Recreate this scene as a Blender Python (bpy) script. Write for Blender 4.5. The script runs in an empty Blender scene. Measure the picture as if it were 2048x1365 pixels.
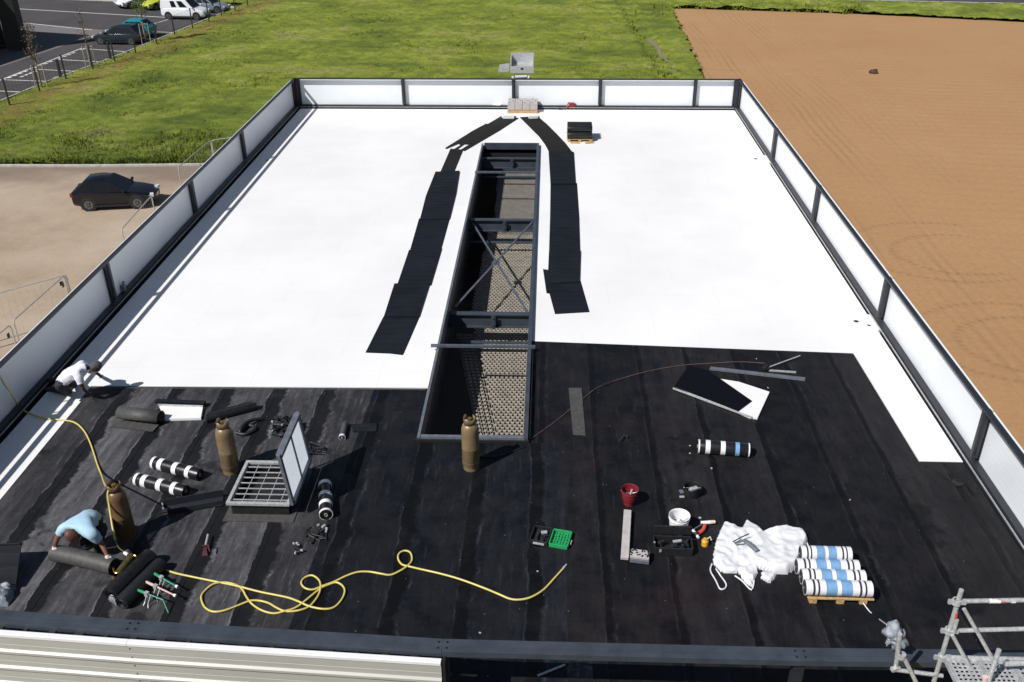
import bpy, bmesh, math, random
from mathutils import Vector, Matrix, noise
R_ = math.radians
S = bpy.context.scene
C = S.collection
random.seed(7)

# ---------------------------------------------------------------- camera
CAMZ, ROOF = 16.0, 6.5
F, PIT, YAW, ROL = 1857.6, .503981, -.0405185, -.00693757
cf = Vector((math.sin(YAW)*math.cos(PIT), math.cos(YAW)*math.cos(PIT), -math.sin(PIT)))
r0 = Vector((math.cos(YAW), -math.sin(YAW), 0)); u0 = r0.cross(cf)
cr = r0*math.cos(ROL) + u0*math.sin(ROL); cu = -r0*math.sin(ROL) + u0*math.cos(ROL)
cam = bpy.data.objects.new('camera', bpy.data.cameras.new('camera')); C.objects.link(cam)
M3 = Matrix((cr, cu, -cf)).transposed().to_4x4(); M3.translation = Vector((0, 0, CAMZ))
cam.matrix_world = M3
cam.data.sensor_width = 36; cam.data.lens = F/2048*36; cam.data.clip_end = 3000; cam.data.clip_start = .1
S.camera = cam

def ray(x, y): return cf + cr*((x-1024)/F) - cu*((y-682.5)/F)
def P(x, y, h=0.0):                      # photo pixel -> point at height h above the roof
    d = ray(x, y); p = d*((ROOF+h-CAMZ)/d.z); p.z += CAMZ; return p
def G(x, y, h=0.0):                      # photo pixel -> point at height h above the ground
    d = ray(x, y); p = d*((h-CAMZ)/d.z); p.z += CAMZ; return p
def AY(x, y, Y):
    d = ray(x, y); p = d*(Y/d.y); p.z += CAMZ; return p

# ---------------------------------------------------------------- light
SX, SY = .70, .62                       # shadow shift per metre of height
SL = math.hypot(SX, SY); ELEV = math.atan2(1, SL); AZ = math.atan2(-SX, -SY)  # direction towards the sun
w = bpy.data.worlds.new('World'); S.world = w; w.use_nodes = True
nt = w.node_tree; bg = nt.nodes['Background']; sky = nt.nodes.new('ShaderNodeTexSky')
sky.sky_type = 'NISHITA'; sky.sun_disc = False; sky.sun_elevation = ELEV; sky.sun_rotation = AZ
nt.links.new(sky.outputs[0], bg.inputs[0]); bg.inputs[1].default_value = .052
sun = bpy.data.lights.new('sun', 'SUN'); sun.energy = 5.0; sun.angle = R_(.5); sun.color = (1, .975, .95)
so = bpy.data.objects.new('sun', sun); C.objects.link(so)
so.rotation_euler = Vector((-SX, -SY, 1)).to_track_quat('Z', 'Y').to_euler()
S.view_settings.view_transform = 'Standard'; S.view_settings.look = 'None'
S.view_settings.exposure = 0; S.view_settings.gamma = 1

# ---------------------------------------------------------------- materials
class NT:
    def __init__(s, name, rough=.6, metal=0., spec=.5):
        s.m = bpy.data.materials.new(name); s.m.use_nodes = True
        s.t = s.m.node_tree; s.b = s.t.nodes['Principled BSDF']
        s.b.inputs['Roughness'].default_value = rough; s.b.inputs['Metallic'].default_value = metal
        s.b.inputs['Specular IOR Level'].default_value = spec
        s.co = s.t.nodes.new('ShaderNodeNewGeometry').outputs['Position']
    def n(s, typ, **k):
        x = s.t.nodes.new(typ)
        for a, v in k.items(): setattr(x, a, v)
        return x
    def l(s, a, b): s.t.links.new(a, b)
    def val(s, x, sock):
        if isinstance(x, (int, float)): sock.default_value = x
        elif isinstance(x, tuple): sock.default_value = x if len(x) == 4 or len(x) != 3 or sock.type == 'VECTOR' else (*x, 1)
        else: s.l(x, sock)
    def math(s, op, a, b=0., c=0.):
        x = s.n('ShaderNodeMath', operation=op)
        s.val(a, x.inputs[0]); s.val(b, x.inputs[1]); s.val(c, x.inputs[2]); return x.outputs[0]
    def noise(s, scale, detail=3, rough=.55, vec=None, dim='3D'):
        x = s.n('ShaderNodeTexNoise', noise_dimensions=dim); x.inputs['Scale'].default_value = scale
        x.inputs['Detail'].default_value = detail; x.inputs['Roughness'].default_value = rough
        s.l(vec if vec is not None else s.co, x.inputs['Vector']); return x.outputs[0]
    def ramp(s, fac, *st):
        x = s.n('ShaderNodeValToRGB'); e = x.color_ramp.elements
        while len(e) < len(st): e.new(.5)
        for i, (p, c) in enumerate(st):
            e[i].position = p; e[i].color = (*c, 1) if isinstance(c, tuple) else (c, c, c, 1)
        s.val(fac, x.inputs[0]); return x.outputs[0]
    def mix(s, fac, a, b, typ='MIX'):
        x = s.n('ShaderNodeMix', data_type='RGBA', blend_type=typ)
        s.val(fac, x.inputs[0]); s.val(a, x.inputs[6]); s.val(b, x.inputs[7]); return x.outputs[2]
    def xyz(s, vec=None):
        x = s.n('ShaderNodeSeparateXYZ'); s.l(vec if vec is not None else s.co, x.inputs[0]); return x.outputs
    def comb(s, a, b, c):
        x = s.n('ShaderNodeCombineXYZ'); s.val(a, x.inputs[0]); s.val(b, x.inputs[1]); s.val(c, x.inputs[2]); return x.outputs[0]
    def bump(s, h, strength=.5, dist=.02):
        x = s.n('ShaderNodeBump'); x.inputs['Strength'].default_value = strength; x.inputs['Distance'].default_value = dist
        s.l(h, x.inputs['Height']); s.l(x.outputs[0], s.b.inputs['Normal'])
    def col(s, c): s.val(c, s.b.inputs['Base Color']); return s

def simple(name, c, rough=.6, metal=0., var=.25, scale=6., bump=0., spec=.5):
    n = NT(name, rough, metal, spec)
    f = n.noise(scale, 5, .65)
    a = tuple(v*(1-var) for v in c); b = tuple(min(1, v*(1+var)) for v in c)
    n.col(n.ramp(f, (.3, a), (.7, b)))
    if bump: n.bump(n.noise(scale*6, 4), bump, .01)
    return n.m

M = {}
M['steel'] = simple('dark_coated_steel', (.020, .023, .030), .45, .0, .2, 3)
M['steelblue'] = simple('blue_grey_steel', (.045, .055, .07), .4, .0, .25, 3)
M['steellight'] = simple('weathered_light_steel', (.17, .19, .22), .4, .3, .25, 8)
M['steelmid'] = simple('mid_grey_steel', (.10, .115, .14), .4, .2, .25, 8)
M['galv'] = simple('galvanised_tube', (.50, .51, .51), .42, .35, .3, 25)
M['white'] = simple('clean_white_sheet', (.78, .78, .78), .5, 0, .03, 3, .05)
M['board'] = simple('white_insulation_face', (.8, .79, .77), .6, 0, .03, 2)
M['foam'] = simple('cream_foam_core', (.65, .6, .42), .8, 0, .1, 12)
M['black'] = simple('matt_black', (.014, .014, .016), .5, 0, .3, 9, .1)
M['blackroll'] = simple('rolled_bitumen', (.012, .012, .013), .32, 0, .45, 14, .2)
M['greyroll'] = simple('slate_grey_felt', (.062, .06, .058), .6, 0, .3, 14, .2)
M['tan'] = simple('tan_enamel', (.205, .15, .08), .38, .25, .22, 7)
M['tanworn'] = simple('worn_brown_enamel', (.165, .105, .05), .45, .2, .45, 7)
def make_worn(name, c, wear, k):
    n = NT(name, .42, .15)
    f = n.noise(4., 5, .65); g = n.noise(11., 8, .8)
    base = n.ramp(f, (.3, tuple(v*.78 for v in c)), (.7, tuple(v*1.15 for v in c)))
    base = n.mix(n.math('MULTIPLY', n.ramp(g, (.56, 0.), (.64, 1.)), k), base, wear)
    n.col(base); n.bump(g, .12, .004); return n.m
M['tan'] = make_worn('tan_enamel_scuffed', (.21, .152, .08), (.10, .065, .035), .55)
M['tanworn'] = make_worn('brown_enamel_rusty', (.165, .10, .048), (.07, .035, .02), .8)
M['brass'] = simple('brass', (.45, .3, .1), .35, .8, .2, 9)
M['olive'] = simple('burnt_olive_metal', (.10, .085, .028), .45, .4, .4, 12)
M['yellow'] = simple('yellow_hose_rubber', (.60, .50, .14), .35, 0, .12, 20)
M['greenmetal'] = simple('green_painted_handle', (.03, .28, .15), .4, 0, .2, 15)
M['greenplastic'] = simple('green_case_plastic', (.02, .30, .10), .4, 0, .25, 25)
M['pink'] = simple('pale_pink_tube', (.62, .42, .38), .5, 0, .15, 9)
M['darkred'] = simple('grimy_dark_red', (.085, .015, .022), .6, 0, .4, 20)
M['red'] = simple('red_plastic', (.19, .018, .026), .4, 0, .25, 12)
M['brightred'] = simple('bright_red_tape', (.6, .08, .05), .5, 0, .2, 12)
M['orange'] = simple('amber_plastic', (.65, .36, .04), .4, 0, .25, 15)
M['wood'] = simple('raw_pallet_wood', (.48, .30, .13), .75, 0, .3, 20, .2)
M['concrete'] = simple('paving_concrete', (.42, .39, .38), .85, 0, .15, 10, .3)
def make_poly():
    n = NT('twin_wall_polycarbonate', .3)
    n.b.inputs['Base Color'].default_value = (.72, .76, .8, 1)
    tr = n.n('ShaderNodeBsdfTranslucent'); tr.inputs[0].default_value = (.82, .87, .93, 1)
    mx = n.n('ShaderNodeMixShader'); mx.inputs[0].default_value = .75
    n.l(n.b.outputs[0], mx.inputs[1]); n.l(tr.outputs[0], mx.inputs[2]); n.l(mx.outputs[0], n.t.nodes['Material Output'].inputs[0])
    return n.m
M['polycarb'] = make_poly()
M['plastic'] = simple('crumpled_clear_film', (.22, .245, .28), .38, 0, .35, 14, .5)
M['bag'] = simple('woven_white_bag', (.70, .70, .73), .6, 0, .06, 9, .1)
M['skin'] = simple('skin', (.22, .095, .055), .5, 0, .12, 30)
M['darkskin'] = simple('dark_skin', (.075, .038, .026), .5, 0, .12, 30)
M['glove'] = simple('pale_work_glove', (.55, .53, .5), .8, 0, .15, 40)
M['blueshirt'] = simple('light_blue_cotton', (.38, .56, .68), .85, 0, .08, 12, .4)
M['whiteshirt'] = simple('white_cotton', (.75, .74, .80), .85, 0, .06, 12, .4)
M['trousers'] = simple('dark_work_trousers', (.022, .022, .03), .85, 0, .3, 12, .4)
M['hair'] = simple('dark_hair', (.012, .010, .009), .7, 0, .3, 60, .4)
M['stubble'] = simple('shaved_scalp', (.10, .042, .030), .6, 0, .3, 60)
M['beanie'] = simple('grey_cap_cloth', (.07, .07, .09), .85, 0, .3, 30, .4)
M['boot'] = simple('brown_boot_leather', (.06, .035, .025), .7, 0, .3, 20)
M['glass'] = simple('dark_car_glass', (.006, .007, .009), .3, 0, .1, 3, 0, .35)
M['tyre'] = simple('tyre_rubber', (.016, .016, .016), .75, 0, .2, 20)
M['rim'] = simple('alloy_rim', (.2, .2, .2), .35, .6, .2, 20)
M['lamp'] = simple('clear_lamp_cover', (.6, .62, .62), .1, 0, .1, 5)
M['taillamp'] = simple('red_lamp_cover', (.25, .01, .01), .15, 0, .1, 5)
M['carblack'] = simple('black_car_paint', (.006, .0065, .010), .14, 0, .1, 2, 0, .6)
M['carwhite'] = simple('white_car_paint', (.74, .76, .80), .22, 0, .03, 2)
M['carteal'] = simple('teal_car_paint', (.01, .22, .25), .2, 0, .1, 2)
M['carnavy'] = simple('dark_blue_car_paint', (.008, .02, .03), .18, 0, .1, 2, 0, .7)
M['carlime'] = simple('lime_car_paint', (.45, .5, .04), .25, 0, .08, 2)
M['caralu'] = simple('silver_car_paint', (.25, .28, .33), .25, .3, .08, 2)
M['bark'] = simple('pale_bark', (.14, .11, .09), .9, 0, .3, 10)
M['stake'] = simple('round_wood_stake', (.36, .32, .27), .85, 0, .2, 10)
M['leafgreen'] = simple('young_leaf', (.10, .15, .012), .6, 0, .4, 3)
M['leafred'] = simple('reddish_buds', (.12, .08, .05), .7, 0, .35, 4)
M['fence'] = simple('dark_green_fence_wire', (.02, .025, .022), .5, 0, .2, 4)
M['kerb'] = simple('concrete_kerb', (.42, .41, .37), .85, 0, .2, 3, .2)
M['chalk'] = simple('road_marking_paint', (.62, .6, .56), .8, 0, .2, 2)
M['facade'] = simple('ivory_cladding', (.42, .415, .375), .42, 0, .05, 1.2)
M['liner'] = simple('white_cladding_liner', (.66, .70, .75), .4, 0, .05, 1.)
M['blueband'] = simple('blue_print_film', (.17, .33, .55), .4, 0, .15, 12)
M['whiteband'] = simple('white_print_film', (.74, .74, .77), .45, 0, .08, 12)
M['blackband'] = simple('black_print_film', (.03, .03, .04), .45, 0, .3, 20)
M['rust'] = simple('rusty_red_cable', (.11, .07, .06), .6, 0, .3, 8)
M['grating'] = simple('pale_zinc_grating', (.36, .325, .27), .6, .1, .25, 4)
M['grating_shade'] = simple('shaded_zinc_grating', (.26, .24, .21), .6, .1, .25, 4)  # darker copy of the zinc, shade of the dimly lit part painted in
M['sheetblack'] = simple('smooth_black_film', (.0022, .003, .005), .6, 0, .2, 4, 0, .15)
M['rubble'] = simple('stone_chunk', (.22, .21, .19), .9, 0, .4, 30)

def make_panel_mat():
    n = NT('ribbed_liner_panel', .38)
    f = n.noise(.7, 4, .6)
    n.col(n.ramp(f, (.3, (.76, .79, .82)), (.7, (.84, .86, .88))))
    z = n.xyz()[2]
    n.bump(n.math('SINE', n.math('MULTIPLY', z, 60.)), .10, .003)
    return n.m
M['liner'] = make_panel_mat()

def make_insul():
    n = NT('white_roof_insulation', .55)
    x, y, z = n.xyz()
    # factory joints every 1.2 m / 2.5 m, foot marks and dust
    jx = n.math('LESS_THAN', n.math('ABSOLUTE', n.math('SUBTRACT', n.math('FRACT', n.math('DIVIDE', n.math('ADD', y, .3), 1.2)), .5)), .004)
    row = n.math('FLOOR', n.math('DIVIDE', n.math('ADD', y, .3), 1.2))
    jy = n.math('LESS_THAN', n.math('ABSOLUTE', n.math('SUBTRACT', n.math('FRACT', n.math('ADD', n.math('DIVIDE', x, 2.5), n.math('MULTIPLY', row, .37))), .5)), .002)
    f = n.noise(.35, 6, .6)
    base = n.ramp(f, (.35, (.76, .75, .74)), (.6, (.82, .815, .81)))
    dirt = n.ramp(n.noise(1.6, 7, .7), (.68, 0.), (.80, 1.))
    base = n.mix(n.math('MULTIPLY', dirt, .22), base, (.55, .52, .46))
    j = n.math('MULTIPLY', n.math('MAXIMUM', jx, jy), .22)
    n.col(n.mix(j, base, (.45, .44, .42)))
    n.bump(n.noise(.8, 3), .08, .05)
    return n.m
M['insul'] = make_insul()

def make_bitumen(name, lo, hi, lane=.98, off=.0, dark=.010, rough=.55, amount=1., warp=.05):
    n = NT(name, rough, 0, .32)
    x, y, z = n.xyz()
    wv = n.comb(n.math('MULTIPLY', x, .3), n.math('MULTIPLY', y, .9), 0.)
    wob = n.math('MULTIPLY', n.math('SUBTRACT', n.noise(1.3, 5, .65, wv), .5), warp*4)
    u = n.math('DIVIDE', n.math('ADD', n.math('ADD', x, off), wob), lane)
    fr = n.math('FRACT', u); ln = n.math('FLOOR', u)
    wn = n.n('ShaderNodeTexWhiteNoise', noise_dimensions='1D'); n.val(ln, wn.inputs['W']); rnd = wn.outputs[0]
    # scuffed slate grey field, streaks along the run of the sheets
    sv = n.comb(n.math('MULTIPLY', x, 3.2), n.math('MULTIPLY', y, .55), 0.)
    st = n.noise(2.2, 8, .68, sv); fine = n.noise(14, 6, .7); big = n.noise(.55, 4, .6)
    st2 = n.noise(5.5, 6, .7, n.comb(n.math('MULTIPLY', x, 1.6), n.math('MULTIPLY', y, .9), 4.))
    f = n.math('ADD', n.math('MULTIPLY', st, .42), n.math('ADD', n.math('MULTIPLY', fine, .16), n.math('MULTIPLY', big, .26)))
    f = n.math('ADD', f, n.math('MULTIPLY', st2, .22))
    f = n.math('ADD', f, n.math('MULTIPLY', n.math('SUBTRACT', rnd, .5), .22))
    colr = n.ramp(f, (.43, lo), (.56, tuple((p_+q_)*.42 for p_, q_ in zip(lo, hi))), (.68, hi))
    band = n.noise(1.35, 3, .5, n.comb(n.math('MULTIPLY', x, 1.5), n.math('MULTIPLY', y, .10), 7.))
    colr = n.mix(n.math('MULTIPLY', n.ramp(band, (.50, 0.), (.62, 1.)), .55), colr, lo)
    scr = n.noise(3.1, 9, .75, n.comb(n.math('MULTIPLY', x, 4.5), n.math('MULTIPLY', y, .45), 2.))
    colr = n.mix(n.math('MULTIPLY', n.ramp(scr, (.56, 0.), (.70, 1.)), .45), colr, tuple(min(1, v*1.9) for v in hi))
    # torched seam: black molten bead with ragged width
    sw = n.math('MULTIPLY', n.noise(1.1, 6, .75, n.comb(n.math('MULTIPLY', ln, 3.), y, 0.)), .48*amount)
    ed2 = n.math('MULTIPLY', n.ramp(n.math('ABSOLUTE', n.math('SUBTRACT', fr, .985)), (.0, 1.), (.02, 0.)), n.ramp(n.noise(1.7, 6, .75, n.comb(x, y, 12.)), (.46, 0.), (.6, 1.)))
    colr = n.mix(n.math('MULTIPLY', ed2, .45), colr, tuple(min(1, v*2.2) for v in hi))
    soft = n.ramp(n.math('SUBTRACT', sw, fr), (.0, 0.), (.035, 1.))
    colr = n.mix(soft, colr, (dark, dark, dark*1.15))
    # pale scuffed edge next to the bead
    ed = n.math('ABSOLUTE', n.math('SUBTRACT', n.math('SUBTRACT', fr, sw), .03))
    edge = n.math('MULTIPLY', n.ramp(ed, (.0, 1.), (.03, 0.)), n.ramp(n.noise(2.1, 6, .75), (.5, 0.), (.66, 1.)))
    colr = n.mix(n.math('MULTIPLY', edge, .55), colr, tuple(min(1, v*3.0) for v in hi))
    line = n.math('MULTIPLY', n.math('LESS_THAN', fr, .014), .7)
    colr = n.mix(line, colr, (.004, .004, .004))
    red = n.math('MULTIPLY', n.ramp(n.noise(.55, 6, .7, n.comb(x, y, 21.)), (.54, 0.), (.68, 1.)), .28 if 'brownish' in name else 0.)
    colr = n.mix(red, colr, (.028, .011, .011))
    # bitumen puddles, dust specks
    pud = n.ramp(n.noise(.9, 4, .6, n.comb(n.math('ADD', x, 31.), y, 5.)), (.62, 0.), (.66, 1.))
    colr = n.mix(n.math('MULTIPLY', pud, .7), colr, (dark, dark, dark*1.2))
    vo = n.n('ShaderNodeTexVoronoi'); vo.inputs['Scale'].default_value = 7.; n.l(n.co, vo.inputs['Vector'])
    sp = n.math('MULTIPLY', n.math('LESS_THAN', vo.outputs[0], .05), n.math('GREATER_THAN', n.noise(2.3, 4, .6), .55))
    colr = n.mix(n.math('MULTIPLY', sp, .8), colr, (.22, .22, .22))
    sc = n.ramp(n.noise(1.1, 8, .78, n.comb(n.math('MULTIPLY', x, 2.), n.math('MULTIPLY', y, 1.), 9.)), (.66, 0.), (.74, 1.))
    colr = n.mix(n.math('MULTIPLY', sc, .35), colr, tuple(min(1, v*2.6) for v in hi))
    n.col(colr)
    n.l(n.ramp(n.math('ADD', n.noise(2.5, 5, .6), n.math('MULTIPLY', soft, -.12)), (.35, .46), (.65, .85)), n.b.inputs['Roughness'])
    hgt = n.math('ADD', n.math('MULTIPLY', fr, .55), n.math('ADD', n.math('MULTIPLY', st, .5), n.math('MULTIPLY', fine, .12)))
    n.bump(hgt, .55, .012)
    return n.m
M['bit_left'] = make_bitumen('scuffed_slate_membrane', (.017, .017, .019), (.118, .116, .126), .98, .35, .008, .6, 1.15, .07)  # light tones raised for the felt's sheen as well as its scuffs
M['bit_mid'] = make_bitumen('fresh_black_membrane', (.0025, .0032, .0058), (.021, .023, .031), 1.0, .2, .002, .6, .9, .06)
M['bit_right'] = make_bitumen('brownish_black_membrane', (.0028, .0030, .0046), (.0165, .0150, .0170), .98, .1, .0025, .6, .5, .03)

def make_strip(name, base, hi):
    n = NT(name, .7, 0, .2)
    x, y, z = n.xyz()
    wv = n.math('SINE', n.math('MULTIPLY', n.math('ADD', y, n.math('MULTIPLY', n.noise(1.5, 2), .25)), 26.))
    f = n.noise(1.2, 5, .65)
    n.col(n.mix(n.ramp(wv, (.8, 0.), (1., .22)), n.ramp(f, (.35, base), (.7, hi)), tuple(v*2.0 for v in hi)))
    n.bump(n.math('MULTIPLY', wv, n.noise(.8, 3)), 0.4, .010)
    return n.m
M['strip'] = make_strip('laid_membrane_strip', (.0045, .006, .0095), (.010, .0125, .018))
M['strip2'] = make_strip('laid_brown_black_strip', (.010, .009, .0085), (.018, .016, .0145))

def make_soil():
    n = NT('tilled_brown_soil', .95, 0, .1)
    x, y, z = n.xyz()
    f = n.noise(.06, 8, .72); fine = n.noise(4., 8, .85)
    c = n.ramp(f, (.3, (.375, .215, .102)), (.7, (.435, .262, .130)))
    c = n.mix(n.math('MULTIPLY', n.ramp(fine, (.42, 0.), (.68, 1.)), .55), c, (.26, .15, .08))
    # drill lines parallel to the field edge, fading to the right; faint cross lines beyond
    wob = n.math('MULTIPLY', n.noise(.03, 2), 3.0)
    xx = n.math('ADD', n.math('ADD', x, wob), n.math('MULTIPLY', y, .01))
    ln = n.math('POWER', n.math('ABSOLUTE', n.math('SINE', n.math('MULTIPLY', xx, 6.2))), 3.)
    mask = n.ramp(n.math('DIVIDE', n.math('SUBTRACT', x, 8.), 30.), (.1, 1.), (.62, 0.))
    part = n.ramp(n.noise(.17, 4, .6, n.comb(n.math('MULTIPLY', x, 3.), n.math('MULTIPLY', y, .35), 0.)), (.45, 0.), (.62, 1.))
    lines = n.math('MULTIPLY', n.math('MULTIPLY', ln, mask), part)
    yy = n.math('ADD', n.math('MULTIPLY', y, 1.), n.math('ADD', n.math('MULTIPLY', x, .16), n.math('MULTIPLY', n.noise(.025, 2), 4.)))
    ln2 = n.math('POWER', n.math('ABSOLUTE', n.math('SINE', n.math('MULTIPLY', yy, 3.1))), 4.)
    lines2 = n.math('MULTIPLY', n.math('MULTIPLY', ln2, n.math('SUBTRACT', 1., mask)), .28)
    tot = n.math('ADD', lines, lines2)
    # headland turning circles of the tractor with lug marks
    for (cx, cy, r) in ((17.2, 37.6, 3.2), (17.6, 37.2, 2.1), (17.0, 29.5, 3.0), (17.3, 29.2, 2.1), (13.8, 58., 2.2), (13.6, 74., 2.4)):
        dx = n.math('SUBTRACT', x, cx); dy = n.math('SUBTRACT', y, cy)
        dx = n.math('MULTIPLY', dx, .8)
        d = n.math('SQRT', n.math('ADD', n.math('MULTIPLY', dx, dx), n.math('MULTIPLY', dy, dy)))
        ring = n.ramp(n.math('ABSOLUTE', n.math('SUBTRACT', n.math('ADD', d, n.math('MULTIPLY', n.noise(.5, 2), .3)), r+.15)), (.0, 1.), (.09, .55), (.2, 0.))
        lug = n.ramp(n.math('SINE', n.math('MULTIPLY', n.math('ARCTAN2', dy, dx), r*22.)), (.3, .35), (.8, 1.))
        west = n.math('LESS_THAN', dx, r*.45)
        tot = n.math('ADD', tot, n.math('MULTIPLY', n.math('MULTIPLY', ring, lug), n.math('MULTIPLY', west, 1.1)))
    n.col(n.mix(n.math('MULTIPLY', tot, .50), c, (.25, .145, .075)))
    h = n.math('SUBTRACT', n.math('MULTIPLY', fine, .9), n.math('MULTIPLY', tot, 1.))
    n.bump(h, .35, .05)
    return n.m
M['soil'] = make_soil()

def make_ground():
    n = NT('rough_meadow_soil', .95, 0, .1)
    f = n.noise(.25, 6, .65); g = n.noise(3., 5, .7)
    c = n.ramp(f, (.3, (.045, .055, .012)), (.55, (.075, .085, .02)), (.8, (.12, .10, .04)))
    n.col(n.mix(n.math('MULTIPLY', g, .5), c, (.02, .025, .006))); n.bump(g, .6, .1)
    return n.m
M['meadow'] = make_ground()

def make_grass():
    n = NT('mixed_grass', .8, 0, .12)
    x, y, z = n.xyz()
    f = n.noise(.16, 7, .68); g = n.noise(1.3, 6, .75)
    v = n.comb(n.math('MULTIPLY', x, .35), y, 0.)
    h = n.noise(.35, 5, .7, v)
    a = n.ramp(n.math('ADD', n.math('MULTIPLY', f, .6), n.math('MULTIPLY', h, .4)), (.37, (.095, .135, .026)), (.45, (.18, .225, .034)), (.53, (.285, .33, .045)), (.65, (.37, .34, .13)))
    g2 = n.noise(4.5, 8, .85)
    c = n.mix(n.math('MULTIPLY', n.ramp(g, (.4, 0.), (.65, 1.)), .6), a, (.06, .09, .018))
    c = n.mix(n.math('MULTIPLY', n.ramp(g2, (.48, 0.), (.62, 1.)), .45), c, (.03, .045, .012))
    c = n.mix(n.math('MULTIPLY', n.ramp(g2, (.55, 0.), (.35, 1.)), .3), c, (.26, .27, .07))
    near = n.ramp(n.math('DIVIDE', n.math('SUBTRACT', y, 47.), 22.), (.05, .6), (.9, 0.))
    c = n.mix(n.math('MULTIPLY', near, n.math('ADD', g, .1)), c, (.035, .075, .016))
    # dry reddish verge along the fence
    d = n.math('SUBTRACT', x, n.math('ADD', n.math('MULTIPLY', n.math('SUBTRACT', y, 60.), .115), -35.6))
    verge = n.math('MULTIPLY', n.ramp(n.math('ABSOLUTE', n.math('DIVIDE', n.math('SUBTRACT', d, 1.0), 3.)), (.0, 1.), (.8, 0.)), n.ramp(n.noise(.8, 5), (.38, .2), (.6, 1.)))
    c = n.mix(n.math('MULTIPLY', verge, .75), c, (.22, .13, .055))
    n.col(c); n.bump(n.noise(3.5, 8, .85), .8, .16)
    return n.m
M['grass'] = make_grass()

def make_asphalt(name, a, b, s=.25):
    n = NT(name, .9, 0, .2)
    f = n.noise(s, 7, .65); g = n.noise(9., 5, .8)
    n.col(n.mix(n.math('MULTIPLY', g, .35), n.ramp(f, (.3, a), (.7, b)), tuple(v*.6 for v in a))); n.bump(g, .3, .02)
    return n.m
M['asphalt'] = make_asphalt('car_park_asphalt', (.062, .058, .060), (.09, .084, .086))
M['pavement'] = make_asphalt('light_pavement', (.16, .15, .148), (.19, .18, .175))
def make_yard():
    n = NT('sandy_gravel_yard', .95, 0, .15)
    x, y, z = n.xyz()
    f = n.noise(.22, 8, .68); g = n.noise(9., 6, .85)
    c = n.ramp(f, (.3, (.30, .225, .16)), (.5, (.40, .315, .235)), (.75, (.47, .385, .30)))
    c = n.mix(n.math('MULTIPLY', n.ramp(g, (.4, 0.), (.8, 1.)), .35), c, (.2, .15, .11))
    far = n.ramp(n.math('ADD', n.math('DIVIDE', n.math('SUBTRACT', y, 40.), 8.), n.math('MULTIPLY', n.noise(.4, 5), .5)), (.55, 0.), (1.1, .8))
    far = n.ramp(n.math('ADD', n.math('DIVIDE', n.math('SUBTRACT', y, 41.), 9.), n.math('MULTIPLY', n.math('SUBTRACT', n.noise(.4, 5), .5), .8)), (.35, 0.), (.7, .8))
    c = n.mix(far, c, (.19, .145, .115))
    sp = n.ramp(n.noise(.9, 7, .75), (.66, 0.), (.72, 1.))
    c = n.mix(n.math('MULTIPLY', sp, .35), c, (.6, .52, .42))
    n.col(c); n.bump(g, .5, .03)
    return n.m
M['yard'] = make_yard()

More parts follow.
